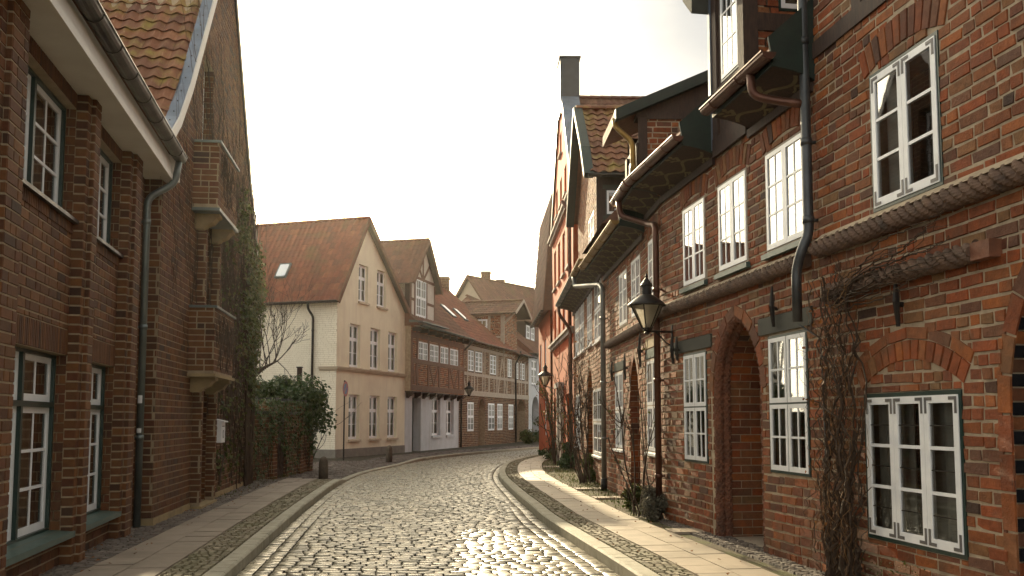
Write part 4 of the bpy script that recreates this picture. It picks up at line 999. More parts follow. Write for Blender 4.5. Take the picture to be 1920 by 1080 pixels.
mb = MB(); sheet(mb, FR, out1, [up1, lo1, por], 0, 'mortar_old', [.4, .4, .7])
a1 = arcpts(5.7, 7.15, 1.87, 2.1); a2 = offset_path(a1, .175); au = arcpts(5.9, 7.09, 4.69, 4.8); pp = por[2:][::-1]; pj = [(7.66, .02)]+pp[:]
cuts = [up1, lo1, por, ring_cut(a1, .28), ring_cut(au, .27), ring_cut([(7.66, 0)]+pp, .15)]
bricks(mb, FR, out1, cuts, d0=-.004, d1=.009, mname='brick_old', **BO)
ring(mb, FR, a1, .165, .1, -.004, .015, 'brick_old', .014, .003); ring(mb, FR, a2, .1, .28, -.004, .011, 'brick_old', .014, .003); ring(mb, FR, au, .26, .1, -.004, .015, 'brick_old', .014, .003)
ring(mb, FR, [(7.66, 0)]+pp, .14, .27, -.004, .012, 'brick_old', .014, .003)
half = len(pp)//2+1
reveal(mb, FR, [(7.66, .02)]+pp[:half], 0, -.65, .1, .28, ['brick_dark', 'brick_old'], -1)
reveal(mb, FR, [(9.3, .02)]+pp[::-1][:half], 0, -.65, .1, .28, ['brick_dark', 'brick_old'], 1)
shell(mb, FR, out1, -.72, 8, 'mortar_old'); S = FR.side(4.97, -.72, False); mb.quad(S.pt(0, 0), S.pt(.72, 0), S.pt(.72, 7.6), S.pt(0, 7.6), 'mortar_old')
mb.build('wall', house)
mb = MB(); mb.fbox(FR, 7.7, 9.26, .03, 2.95, -.69, -.66, 'timber_dark'); mb.build('door', house)
window(house, FR, 5.99, 7.0, 3.44, 4.69, d=.012, ncas=2, tiers=((1, 3),), pc=1, fr=.032, st=.062, bar=.026, curtain=.55, brackets=True)
window(house, FR, 5.73, 7.12, .555, 1.83, d=.012, ncas=3, tiers=((1, 3),), pc=1, fr=.036, st=.062, bar=.028, curtain=.85, brackets=True, lead=True)
mb = MB(); mb.fbox(FR, 4.98, 9.9, 5.25, 5.42, 0, .03, 'timber_dark')
for x in (5.75, 6.75, 7.8, 8.8): mb.fbox(FR, x, x+.16, 5.42, 7.6, 0, .028, 'timber_dark')
mb.build('timber_frame', house)
rope(house, FR, 5.03, 9.9, 3.29, .055, .082, lead=.46, k=4)
rope(house, FR, 5.2, 7.42, 2.83, .05, .075, lead=.46, k=4, slab=False)
mb = MB(); mb.fbox(FR, 7.42, 7.63, 2.755, 2.885, 0, .105, 'brick_rope_red'); mb.build('moulding_end_stone', house)
anchor(house, FR, 6.38, 2.38); 
eave_roof(house, FR, 4.97, 9.95, 7.5, .5, 11.5, -4, 'tile_brown', real=False)
# big dark downpipe at the joint of the two houses
ud = 4.94
downpipe(house, [FR.pt(ud, 8.0, .1), FR.pt(ud, 3.46, .1), FR.pt(ud-.02, 3.3, .17), FR.pt(ud-.09, 3.1, .2), FR.pt(ud-.09, 2.58, .2)], .051, 'pipe_dark', (5.45, 4.4, 3.6), FR)
mb = MB(); mb.tube([FR.pt(ud-.08, 2.55, .19), FR.pt(ud+.05, 2.4, .03), FR.pt(ud+.07, 1.4, .02), FR.pt(ud+.03, .0, .02)], .009, 'pipe_dark', 6); mb.build('earth_cable', house)
# ================================================================== house with the deep pointed archway
o = FR.pt(2.5, 0, 0)
house = thing('brick_townhouse', 'old red brick house with deep pointed archway, painted eave board and window-fronted loft dormer', 'house', (o.x, o.y, 0))
out2 = rect(0, 4.965, 0, 5.28)
uw2 = [(.95, 1.85), (2.31, 3.24), (3.76, 4.74)]; lw2 = [(.89, 1.8), (3.73, 4.67)]
arch = pointed(2.02, 3.52, .02, 1.95, 2.88); ap = arch[2:][::-1]
holes = [rect(*w, 3.47, 4.62) for w in uw2]+[rect(*w, 1.02, 2.53) for w in lw2]
lint = [rect(.5, 2.0, 2.56, 2.73), rect(3.5, 4.8, 2.56, 2.75)]
cuts = list(holes)+[arch, ring_cut([(2.02, 0)]+ap, .15)]+lint
mb = MB(); sheet(mb, FR, out2, holes+[arch], 0, 'mortar_old', [.35]*5+[1.15])
heads = []
for w in uw2: heads.append(arcpts(w[0]-.06, w[1]+.06, 4.62, 4.73))
cuts += [ring_cut(h, .26) for h in heads]
bricks(mb, FR, out2, cuts, d0=-.004, d1=.009, mname='brick_old', **BO)
for h in heads: ring(mb, FR, h, .25, .1, -.004, .015, 'brick_old', .014, .003)
full = [(2.02, .02)]+ap+[(3.52, .02)]
ring(mb, FR, ap, .14, .26, -.004, .012, 'brick_old', .014, .003); half = len(ap)//2+1
for k, pth in ((-1, [(2.02, .02)]+ap[:half]), (1, [(3.52, .02)]+ap[::-1][:half])):
    reveal(mb, FR, pth, 0, -.19, .1, .14, 'brick_old', k)
    q = [(x-k*.05, z-(.05 if z > 2 else 0)) for x, z in pth]
    reveal(mb, FR, q, -.192, -1.12, .1, .28, 'brick_old', k)
    # step between the two orders
    for (a, b), (c, d) in zip(zip(pth, pth[1:]), zip(q, q[1:])):
        mb.quad(FR.pt(*a, -.19), FR.pt(*b, -.19), FR.pt(*d, -.19), FR.pt(*c, -.19), 'brick_old')
shell(mb, FR, out2, -1.16, 7, 'mortar_old'); mb.build('wall', house)
am = MB()     # twisted roll mouldings round the archway
for k, pth in ((-1, [(2.02, .02)]+ap[:half]), (1, [(3.52, .02)]+ap[::-1][:half])):
    for off, dd, rr in ((.025, -.055, .058), (.035, -.155, .055)):
        p = resample([(x-k*off, z) for x, z in pth], .018); n = 12; vs = []; s = 0
        for i, (x, z) in enumerate(p):
            a, b = p[max(i-1, 0)], p[min(i+1, len(p)-1)]; tx, tz = b[0]-a[0], b[1]-a[1]; L = math.hypot(tx, tz); nx, nz = -tz/L, tx/L; s += .018
            for j in range(n):
                th = 2*math.pi*j/n; r_ = rr*(1+.4*(abs(math.sin((4*th+2*math.pi*4*s/.34)/2))-.6))
                vs.append(FR.pt(x+nx*math.cos(th)*r_, z+nz*math.cos(th)*r_, dd+math.sin(th)*r_))
        am.add(vs, [(i*n+j, i*n+(j+1) % n, (i+1)*n+(j+1) % n, (i+1)*n+j) for i in range(len(p)-1) for j in range(n)], 'brick_rope_red')
am.build('archway_moulding', house)
mb = MB(); mb.fbox(FR, 2.09, 3.45, .03, 2.8, -1.14, -1.1, 'timber_dark'); mb.build('door', house)
mb = MB(); mb.fbox(FR, 1.9, 3.64, -.02, .1, -1.1, .12, 'slab'); mb.build('doorstep', house)
for w in uw2: window(house, FR, *w, 3.47, 4.62, d=.014, ncas=2, tiers=((1, 3),), pc=2, fr=.03, frm='timber_pale', st=.05, bar=.022, curtain=0, sill=(.05, .07, 'paint_greygreen'))
for w in lw2: window(house, FR, *w, 1.02, 2.53, d=.014, ncas=2, tiers=((.5, 2), (.5, 2)), pc=2, fr=.03, mull=.02, st=.045, bar=.022, curtain=.8)
for l in lint: mb = MB(); mb.fbox(FR, l[0][0], l[1][0], l[0][1], l[2][1], 0, .025, 'board_grey'); mb.build('lintel', house)
rope(house, FR, 0.02, 4.8, 3.235, .05, .075, lead=.44, k=4)
anchor(house, FR, 3.97, 2.62, .45); anchor(house, FR, .55, 2.42, .45); anchor(house, FR, .75, 2.45, .35)
ZE = 5.03
cove(house, FR, 3.36, 4.95, ZE, 5.16, .45, (False, True)); cove(house, FR, 0.02, 2.24, ZE, 5.16, .45, (False, True))
gutter(house, FR, 3.3, 5.06, 5.27, .53, .075, 'copper'); gutter(house, FR, .02, 2.3, 5.27, .53, .075, 'copper')
downpipe(house, [FR.pt(4.6, 5.22, .53), FR.pt(4.6, 4.98, .52), FR.pt(4.75, 4.88, .3), FR.pt(4.93, 4.8, .12)], .045, 'copper')
eave_roof(house, FR, 0.0, 2.2, 5.3, .5, 9.6, -3.8, 'tile_brown', real=False); eave_roof(house, FR, 3.42, 4.96, 5.3, .5, 9.6, -3.8, 'tile_brown', real=False)
# loft dormer standing on the facade
do = rect(2.3, 3.32, 5.02, 8.2); wd = rect(2.52, 3.12, 5.92, 7.25)
mb = MB(); sheet(mb, FR, do, [wd], .012, 'timber_dark', .2); shell(mb, FR, do, -.22, 3.2, 'timber_dark')
S = FR.side(3.32, .012, True); sp = rect(0, 3, 5.3, 8.2); sw = rect(.42, .95, 6.55, 7.6)
sheet(mb, S, sp, [sw], 0, 'mortar_old', .2); bricks(mb, S, sp, [sw], d0=-.002, d1=.008, mname='brick_old', **BO)
dmo = mb.build('dormer', house)
mb = MB()
mb.fbox(FR, 2.28, 3.34, 5.0, 5.24, .012, .06, 'timber_dark'); mb.fbox(FR, 2.28, 2.44, 5.24, 8.2, .012, .05, 'timber_dark'); mb.fbox(FR, 3.18, 3.345, 5.24, 8.2, .012, .06, 'timber_dark')
mb.fbox(FR, 2.45, 3.17, 5.72, 5.86, .012, .05, 'timber_dark')
mb.fbox(S, -.05, .14, 5.3, 8.2, 0, .03, 'timber_dark'); mb.fbox(S, .14, 3, 6.28, 6.5, 0, .028, 'timber_dark'); mb.fbox(S, .98, 1.12, 6.5, 8.2, 0, .026, 'timber_dark')
mb.fbox(S, .14, 3, 5.3, 5.5, 0, .026, 'timber_dark')
mb.build('dormer_timber', dmo)
mb = MB(); mb.fbox(FR, 2.2, 2.28, 5.1, 8.2, -.02, .07, 'zinc_blue'); mb.build('dormer_flashing', dmo)
mb = MB(); q = [(2.08, 7.1), (2.24, 6.95), (2.27, 7.3), (2.12, 7.5), (1.95, 7.45), (1.9, 7.28)]
mb.prism(FR, q, .06, .3, 'board_grey'); mb.build('carved_bracket', dmo)
window(house, FR, 2.52, 3.12, 5.92, 7.25, d=.02, ncas=1, tiers=((1, 3),), pc=3, fr=.03, st=.045, bar=.024, curtain=.4)
window(house, S, .42, .95, 6.55, 7.6, d=.01, ncas=1, tiers=((1, 2),), pc=2, fr=.03, st=.05, bar=.024, curtain=.9)
gable_roof(house, FR, 1.95, 3.67, 8.1, 9.2, .4, -3.4, 'tile_brown', far=False)
# ================================================================== house with the narrow pointed door
o = FR3.pt(-3, 0, 0)
house = thing('brick_townhouse', 'old red brick house with narrow pointed doorway, sunlit rope moulding and brick-sided shed dormer', 'house', (o.x, o.y, 0))
out3 = rect(R3U, 0, 0, 5.28)
uw3 = [(-4.22, -3.28, 3.42, 4.49), (-2.8, -1.87, 3.44, 4.51), (-1.13, -.28, 3.56, 4.56)]; lw3 = [(-5.2, -3.66, 1.02, 2.56), (-1.38, -.36, 1.07, 2.59)]
lw3[0] = (-4.85, -3.85, 1.02, 2.56)
holes = [rect(*w) for w in uw3+lw3]; arch = pointed(-3.12, -2.12, .02, 1.85, 2.78); ap = arch[2:][::-1]
mb = MB(); sheet(mb, FR3, out3, holes+[arch], 0, 'mortar_old', [.35]*5+[.9])
heads = [arcpts(w[0]-.06, w[1]+.06, w[3]+.0, w[3]+.11) for w in uw3]
bricks(mb, FR3, out3, holes+[arch, ring_cut([(-3.12, 0)]+ap, .15)]+[ring_cut(h, .25) for h in heads], d0=-.004, d1=.009, mname='brick_old', **BO)
for h in heads: ring(mb, FR3, h, .24, .1, -.004, .015, 'brick_old', .014, .003)
ring(mb, FR3, ap, .14, .26, -.004, .012, 'brick_old', .014, .003); half = len(ap)//2+1
for k, pth in ((-1, [(-3.12, .02)]+ap[:half]), (1, [(-2.12, .02)]+ap[::-1][:half])): reveal(mb, FR3, pth, 0, -.85, .1, .28, 'brick_old', k)
shell(mb, FR3, out3, -.92, 7, 'mortar_old'); mb.build('wall', house)
mb = MB(); mb.fbox(FR3, -3.1, -2.14, .03, 2.7, -.88, -.84, 'timber_dark'); mb.build('door', house)
for w in uw3: window(house, FR3, *w, d=.014, ncas=2, tiers=((1, 3),), pc=2, fr=.03, frm='timber_pale', st=.05, bar=.022, curtain=0)
for w in lw3: window(house, FR3, *w, d=.014, ncas=2, tiers=((.5, 2), (.5, 2)), pc=2, fr=.03, frm='timber_pale', mull=.02, st=.045, bar=.022, curtain=.9, sill=(.06, .05, 'white'))
for a, b, z0, z1, mm_ in ((-4.9, -3.8, 2.58, 2.75, 'paint_green'), (-1.43, -.32, 2.61, 2.76, 'paint_greygreen'), (-1.43, -.32, 2.78, 2.95, 'stone_yellow')): mb = MB(); mb.fbox(FR3, a, b, z0, z1, 0, .022, mm_); mb.build('lintel', house)
rope(house, FR3, -5.6, -.02, 3.19, .05, .075, lead=.44, k=4)
anchor(house, FR3, -1.75, 2.5, .6); anchor(house, FR3, -3.35, 2.35, .5); anchor(house, FR3, -5.0, 2.4, .4)
cove(house, FR3, -1.3, -.01, ZE, 5.16, .45, (True, False)); cove(house, FR3, R3U+.05, -1.5, ZE-.25, 4.9, .42, (False, True))
gutter(house, FR3, -1.35, .0, 5.27, .53, .075, 'copper'); gutter(house, FR3, R3U+.0, -1.5, 5.0, .5, .075, 'copper_gold')
downpipe(house, [FR3.pt(-.95, 5.22, .53), FR3.pt(-.95, 4.95, .5), FR3.pt(-.5, 4.72, .12), FR3.pt(-.06, 4.62, .1), FR3.pt(-.05, .1, .1)], .05, 'copper', (3.6, 2.2, .75), FR3)
eave_roof(house, FR3, R3U, -3.1, 5.3, .5, 9.6, -3.8, 'tile_brown', real=False); eave_roof(house, FR3, -1.9, 0, 5.3, .5, 9.6, -3.8, 'tile_brown', real=False)
# shed dormer
do = rect(-3.12, -1.95, 5.02, 6.55); wd = rect(-2.85, -2.2, 5.45, 6.35)
mb = MB(); sheet(mb, FR3, do, [wd], .01, 'timber_dark', .2)
S = FR3.side(-1.95, .01, True); z0, z1 = S.z(1190, 212), S.z(1335, 146); dx = S.u(1335, 146)
sl = (S.z(1335, 150)-S.z(1200, 207))/(S.u(1335, 150)-S.u(1200, 207)); zt = S.z(1222, 222)
sp = [(0, 5.1), (3.2, 5.1), (3.2, zt+.0), (0, zt)]; sheet(mb, S, sp, [], 0, 'mortar_old'); bricks(mb, S, sp, [], d0=-.002, d1=.008, mname='brick_old', **BO)
S2 = FR3.side(-3.12, -3.2, False); mb.quad(S2.pt(0, 5), S2.pt(3.2, 5), S2.pt(3.2, zt), S2.pt(0, zt), 'timber_dark')
tri = [(-.02, zt+.01), (3.2, zt+.01), (3.2, zt+.1+sl*3.2), (-.02, zt+.1)]; mb.prism(S, tri, -.3, .012, 'timber_dark')
dmo = mb.build('dormer', house)
mb = MB(); mb.fbox(S, 0, .16, 5.1, zt, 0, .03, 'timber_dark'); mb.fbox(S, .16, 3.2, 5.2, 5.36, 0, .028, 'timber_dark'); mb.fbox(S, .16, 3.2, zt-.02, zt+.1, .012, .04, 'timber_dark')
mb.fbox(FR3, -3.13, -2.95, 5.02, 6.5, .01, .05, 'timber_dark'); mb.fbox(FR3, -2.1, -1.94, 5.02, 6.5, .01, .05, 'timber_dark'); mb.build('dormer_timber', dmo)
mb = MB(); zr_ = zt+.1
q = [(-.42, zr_-sl*.42), (3.3, zr_+sl*3.3), (3.3, zr_+sl*3.3+.2), (-.42, zr_-sl*.42+.2)]
mb.prism(S, q, -1.5, .0, 'tile_plain'); mb.prism(S, q, .001, .16, 'board_green'); mb.build('dormer_roof', dmo)
window(house, FR3, -2.85, -2.2, 5.45, 6.35, d=.02, ncas=1, tiers=((1, 3),), pc=2, fr=.03, st=.05, bar=.026, curtain=.3)
downpipe(house, [FR3.pt(-2.0, zr_-.1, .42), FR3.pt(-2.0, zr_-.25, .4), FR3.pt(-1.9, zr_-.55, .12), FR3.pt(-1.86, 5.35, .1)], .05, 'copper_gold')
# ================================================================== brick house with cross gable beside the orange house
o = F4.pt(-4, 0, 0)
house = thing('brick_townhouse', 'brick house with grey downpipe and steep tiled cross gable, adjoining the orange gable house', 'house', (o.x, o.y, 0))
out4 = rect(R4U, 0, 0, 5.2)
def w4(x0, x1, z0, z1, y=700): return (F4.u(x0, y), F4.u(x1, y), z0, z1)
uw4 = [w4(1079.5, 1086.5, 3.5, 5.0, 620), w4(1088, 1096, 3.5, 5.0, 620), w4(1102, 1111, 3.5, 4.95, 600), w4(1116, 1129, 3.45, 4.95, 590)]
lw4 = [w4(1114, 1129.5, .75, 2.35, 800), w4(1081, 1089, .8, 2.35, 800)]
a0, a1_ = F4.u(1102.5, 800), F4.u(1111.5, 800); arch = pointed(a0, a1_, .02, 2.2, 2.95)
holes = [rect(*w) for w in uw4+lw4]
mb = MB(); sheet(mb, F4, out4, holes+[arch], 0, 'mortar_old', [.3]*6+[.6]); bricks(mb, F4, out4, holes+[arch], d0=-.004, d1=.01, mname='brick_sun', **BO)
ap = arch[2:][::-1]; half = len(ap)//2+1; reveal(mb, F4, [(a0, .02)]+ap[:half], 0, -.55, .1, .28, 'brick_old', -1)
shell(mb, F4, out4, -.62, 7, 'mortar_old'); mb.build('wall', house)
mb = MB(); mb.fbox(F4, a0+.02, a1_-.02, .03, 2.9, -.6, -.56, 'timber_dark'); mb.build('door', house)
for w in uw4: window(house, F4, *w, d=.014, ncas=2, tiers=((.5, 2), (.5, 2)), pc=2, fr=.03, frm='timber_pale', mull=.03, st=.05, bar=.025, curtain=.9, sill=(.06, .05, 'white'))
for w in lw4: window(house, F4, *w, d=.014, ncas=2, tiers=((.5, 2), (.5, 2)), pc=2, fr=.03, frm='timber_pale', mull=.03, st=.05, bar=.025, curtain=.9, sill=(.06, .05, 'white'))
um = F4.u(1112, 500)
cove(house, F4, um, -.02, 4.95, 5.1, .42, (True, False)); cove(house, F4, R4U+.05, um-.1, 4.95, 5.1, .42, (True, False))
gutter(house, F4, um, -.02, 5.2, .5, .07, 'copper_gold'); gutter(house, F4, R4U, um-.08, 5.2, .5, .07, 'zinc')
u4p = F4.u(1131.5, 750, .1)
downpipe(house, [F4.pt(um+.2, 5.15, .5), F4.pt(um+.2, 4.9, .48), F4.pt(u4p-.4, 4.6, .12), F4.pt(u4p, 4.45, .1), F4.pt(u4p, .35, .1)], .055, 'zinc_pale', (3.8, 2.4, 1.2), F4, foot=-.33)
downpipe(house, [F4.pt(R4U+.3, 5.15, .5), F4.pt(R4U+.3, 4.9, .48), F4.pt(R4U+.25, 4.4, .12), F4.pt(R4U+.2, .1, .1)], .05, 'copper', (3, 1.5), F4)
eave_roof(house, F4, R4U, 0, 5.2, .46, 9.4, -3.7, 'tile_brown', real=False)
# cross gable: near flank faces the viewer
gu = F4.u(1122, 400); S = F4.side(gu, .02, True)
gze = S.z(1150, 326)
gc = gu-2.6; ga = gc-2.6; gzr = F4.side(gc, .02, True).z(1150, 208)
gf = [(ga, 5.0), (gu, 5.0), (gu, gze), (gc, gzr-.15), (ga, gze)]; wl = rect(gu-2.1, gu-.75, 5.55, 6.75)
mb = MB(); sheet(mb, F4, gf, [wl], .02, 'mortar_old', .2); bricks(mb, F4, gf, [wl], d0=.018, d1=.03, mname='brick_sun', **BO); shell(mb, F4, gf, -.2, 4, 'timber_dark')
wx0, wx1 = S.u(1136, 380), S.u(1171, 380); wz0, wz1 = S.z(1153, 403), S.z(1153, 356); sw = rect(wx0, wx1, wz0, wz1)
sheet(mb, S, rect(0, 4, 5.0, gze), [sw], 0, 'timber_dark', .2); go = mb.build('cross_gable', house)
mb = MB()
for z in (wz0-.12, wz1+.02): mb.fbox(S, .02, 4, z, z+.1, 0, .02, 'board_grey')
mb.fbox(S, -.03, .12, 5.0, gze, 0, .03, 'timber_dark'); mb.build('gable_timber', go)
window(house, S, wx0, wx1, wz0, wz1, d=.02, ncas=1, tiers=((1, 2),), pc=2, fr=.02, st=.05, bar=.03, curtain=.3)
window(house, F4, gu-2.1, gu-.75, 5.55, 6.75, d=.03, ncas=2, tiers=((1, 3),), pc=2, frm='white', st=.05, bar=.03, curtain=.3)
mb = MB(); e = .25; A = F4.pt(gu+e, gze-.05, .3); Rg = F4.pt(gc, gzr, .3); bk = F4.pt(gu+e, gze-.05, -5)-A
pantiles(mb, A, bk, Rg-A, bk.length, (Rg-A).length, .27, .36, 'tile_mossy', amp=.05, ns=7, lift=.035)
B = F4.pt(ga-e, gze-.05, .3); mb.quad(B, B+bk, Rg+bk, Rg, 'tile_plain'); ridge_tiles(mb, Rg+Vector((0, 0, .06)), Rg+bk+Vector((0, 0, .06)), .14, 'tile_mossy'); ro = mb.build('roof', house)
mb = MB()
for P, Q in (((gu+e+.05, gze-.12), (gu-.5, gze+.75)), ((gu-.5, gze+.75), (gc, gzr+.04)), ((gc, gzr+.04), (ga-e, gze-.1))):
    mb.fbar(F4, P, Q, .14, .14, .36, 'board_green'); mb.fbar(F4, P, Q, .06, .361, .375, 'white_soffit')
mb.build('bargeboard', ro)
gutter(house, S, -.25, 4.5, gze-.1, .32, .06, 'zinc_dark')
# ================================================================== tall orange gable house
o = FO.pt(-4.7, 0, 0)
house = thing('gabled_house', 'tall orange rendered gable house with blue zinc coping and dark slate chimney', 'house', (o.x, o.y, 0))
GL = FO.u(1035.5, 440); AP, AZ = FO.uz(1052, 168); EZ = FO.z(1073, 362); KU, KZ = GL/-9.5, AZ/15.0
outo = [(GL, 0), (0, 0), (0, EZ), (AP, AZ), (GL, EZ)]
def rows(z0, z1, n, w, c0=-9.0, c1=-.6): 
    g = (c1-c0)/n; return [rect(c0+g*(i+.5)-w/2, c0+g*(i+.5)+w/2, z0, z1) for i in range(n)]
KS = lambda q: [(u*KU, z*KZ) for u, z in q]
ow = rows(4.95, 6.45, 4, 1.15)+rows(7.35, 9.0, 4, 1.15)+[rect(-7.3, -6.4, 10.3, 11.4), rect(-5.3, -4.4, 10.3, 11.4), rect(-3.3, -2.4, 10.3, 11.4), rect(-5.25, -4.45, 12.4, 13.3)]
ow = [KS(q) for q in ow]; gw_ = [KS(rect(-2.6, -1.5, .9, 2.7)), KS(rect(-8.9, -7.8, .9, 2.7))]; od = KS(rect(-5.6, -4.4, .02, 2.75))
mb = MB(); sheet(mb, FO, outo, ow+gw_+[od], 0, 'orange', [.3]*len(ow+gw_)+[.4], rev='orange')
S = FO.side(0, 0, True); mb.quad(S.pt(0, 0), S.pt(8, 0), S.pt(8, EZ), S.pt(0, EZ), 'orange'); shell(mb, FO, outo, 0, .55, 'orange'); shell(mb, FO, [(GL, 0), (0, 0), (0, EZ-.8), (AP, AZ-1.2), (GL, EZ-.8)], -.56, 7.6, 'orange'); mb.build('wall', house)
for h in ow+gw_: window(house, FO, h[0][0], h[1][0], h[0][1], h[2][1], d=-.08, ncas=2, tiers=((1, 3),), pc=1, fr=.06, frm='orange_trim', st=.05, bar=.03, curtain=.3, sill=(.17, .08, 'orange_trim'))
mb = MB(); mb.fbox(FO, -5.55*KU, -4.45*KU, .03, 2.7*KZ, -.38, -.34, 'board_green'); mb.build('door', house)
mb = MB()
for a in (-5.6*KU-.25, -4.4*KU): mb.fbox(FO, a, a+.25, 0, 3.0*KZ, 0, .12, 'orange_trim')
mb.fbox(FO, -5.6*KU-.35, -4.4*KU+.35, 3.0*KZ, 3.2*KZ, 0, .2, 'orange_trim'); mb.build('door_surround', house)
mb = MB()
for z in (FO.z(1052, 645), EZ-.2): mb.fbox(FO, GL, 0.02, z, z+.12, 0, .12, 'orange_trim'); mb.fbox(FO, GL, .04, z+.121, z+.2, 0, .2, 'orange_trim')
mb.build('string_course', house)
gable_roof(house, FO, GL, .2, EZ-.4, AZ-.35, -.3, -8.3, 'tile_brown', .25, .36, 5, uc=AP)
mb = MB(); mb.fbar(FO, (.08, EZ+.02), (AP+.5, AZ-.5), .14, -.6, .05, 'zinc_blue'); mb.fbar(FO, (AP-.4, AZ-.4), (GL-.1, EZ), .14, -.6, .08, 'zinc_dark')
mb.fbox(FO, -.35, .12, EZ-.55, EZ+.6, -.6, .06, 'orange_trim'); mb.build('gable_coping', house)
mb = MB(); CT = FO.z(1050, 127); mb.fbox(FO, AP-.45, AP+.55, AZ-1.0, CT, -.62, .08, 'slate'); mb.fbox(FO, AP-.5, AP+.6, CT+.001, CT+.06, -.67, .12, 'zinc_dark'); mb.build('chimney', house)
downpipe(house, [FO.pt(.02, EZ-.3, .35), FO.pt(.02, EZ-.7, .12), FO.pt(-.12, EZ-1, .1), FO.pt(-.12, .1, .1)], .055, 'copper', (6, 3), FO)
# far neighbour with the steep lower roof
_p = FO.pt(-9.6, 0, 0); FN = Frame((_p.x, _p.y), 890, False); o = FN.pt(-3, 0, -2)
house = thing('mansard_house', 'red house past the orange gable with steep tiled roof flaring out over the street', 'house', (o.x, o.y, 0))
mb = MB(); outn = rect(-7, -.02, 0, 6.3); hol = [rect(-6.2, -5.1, 3.6, 5.2), rect(-3.4, -2.3, 3.6, 5.2), rect(-3.4, -2.3, .9, 2.6)]; sheet(mb, FN, outn, hol, 0, 'orange', .3); shell(mb, FN, outn, -.32, 6, 'orange'); mb.build('wall', house)
for h in hol: window(house, FN, h[0][0], h[1][0], h[0][1], h[2][1], d=-.05, ncas=2, tiers=((1, 3),), pc=1, fr=.06, frm='white', st=.06, curtain=.4)
mb = MB(); A = FN.pt(-7, 6.2, .3); al = FN.pt(-.02, 6.2, .3)-A; up = FN.pt(-7, 11.2, -.1)-A; pantiles(mb, A, al, up, al.length, up.length, .25, .36, 'tile_brown', ns=4)
prf = [(.3, 6.2), (-.1, 11.2), (-3, 12.6), (-6, 6.2)]
for e in (-7, -.02): mb.add([FN.pt(e, z, d) for d, z in prf], [(0, 1, 2, 3)], 'timber_red')
mb.quad(FN.pt(-7, 11.2, -.1), FN.pt(-.02, 11.2, -.1), FN.pt(-.02, 12.6, -3), FN.pt(-7, 12.6, -3), 'tile_plain'); mb.build('roof', house)
gutter(house, FN, -7, .1, 6.2, .35, .07, 'zinc_dark')
# ================================================================== street surface
def crom(P, n=14):
    out = []; P = [P[0]]+list(P)+[P[-1]]
    for i in range(1, len(P)-2):
        a, b, c, d = (Vector((*p, 0)) for p in P[i-1:i+3])
        for k in range(n):
            t = k/n; out.append(.5*((2*b)+(c-a)*t+(2*a-5*b+4*c-d)*t*t+(3*b-a-3*c+d)*t**3))
    out.append(Vector((*P[-1], 0))); return out
def cum(p):
    s = [0]
    for a, b in zip(p, p[1:]): s.append(s[-1]+(b-a).length)
    return s
def along(p, s, t):
    t = max(0, min(s[-1]-1e-6, t)); lo, hi = 0, len(s)-1
    while hi-lo > 1:
        m = (lo+hi)//2
        if s[m] <= t: lo = m
        else: hi = m
    f = (t-s[lo])/max(1e-9, s[hi]-s[lo]); return p[lo].lerp(p[hi], f), (p[hi]-p[lo]).normalized()
LK = [(-2.05, 2.0), (-2.45, 6.0), (-2.87, 9.69), (-3.41, 14.12), (-3.88, 18.5), (-4.25, 22.66), (-4.42, 27.3), (-4.07, 31.6), (-3.42, 36.6), (-2.18, 41.5), (.05, 47.4), (1.75, 51.4), (5.0, 57.5), (9, 64)]
RK = [(2.05, 2.0), (1.57, 6.0), (1.15, 9.59), (.55, 14.1), (.32, 16.6), (.02, 20.), (-.33, 25.), (-.36, 29.3), (-.14, 33.5), (.56, 37.6), (1.55, 41.5), (2.9, 45.), (5.8, 49.5), (10, 55)]
lk, rk = crom(LK), crom(RK); N_ = len(lk)
mid = [(a+b)/2 for a, b in zip(lk, rk)]; ms = cum(mid)
gb = MB(); g = 400; gb.quad(Vector((-g, -60, -.14)), Vector((g, -60, -.14)), Vector((g, 900, -.14)), Vector((-g, 900, -.14)), 'ground'); structure(gb, 'ground')
rb = MB()
for i in range(N_-1): rb.quad(lk[i]+Vector((0, 0, -.02)), rk[i]+Vector((0, 0, -.02)), rk[i+1]+Vector((0, 0, -.02)), lk[i+1]+Vector((0, 0, -.02)), 'joint')
structure(rb, 'road_bed')
def sett(mb, a, b, c, d, h, mname, dome=.012, gap=.008):
    """rounded stone on the quad a,b,c,d (ground points)"""
    m = (a+b+c+d)/4; q = []
    for p in (a, b, c, d):
        v = m-p; L = v.length; q.append(p+v*(gap*1.25/L if L > gap*2 else .5)+Vector((rng.uniform(-.008, .008), rng.uniform(-.008, .008), 0)))
    a, b, c, d = q; hz = h+rng.uniform(-.004, .004); tx, ty = rng.uniform(-.004, .004), rng.uniform(-.005, .005); vs = []
    P = (0, .075, .925, 1)
    for j, v in enumerate(P):
        for i, u in enumerate(P):
            p = (a.lerp(b, u)).lerp(d.lerp(c, u), v); e = (i in (0, 3)) + (j in (0, 3))
            z = -.014 if e == 2 else (hz-.006 if e == 1 else hz)+(0 if e else tx*(u-.5)*2+ty*(v-.5)*2+rng.uniform(-.001, .001))
            vs.append(Vector((p.x, p.y, z)))
    mb.add(vs, [(j*4+i, j*4+i+1, j*4+i+5, j*4+i+4) for j in range(3) for i in range(3)], mname)
rm = MB(); row = 0; s = 3.0; GW = .36
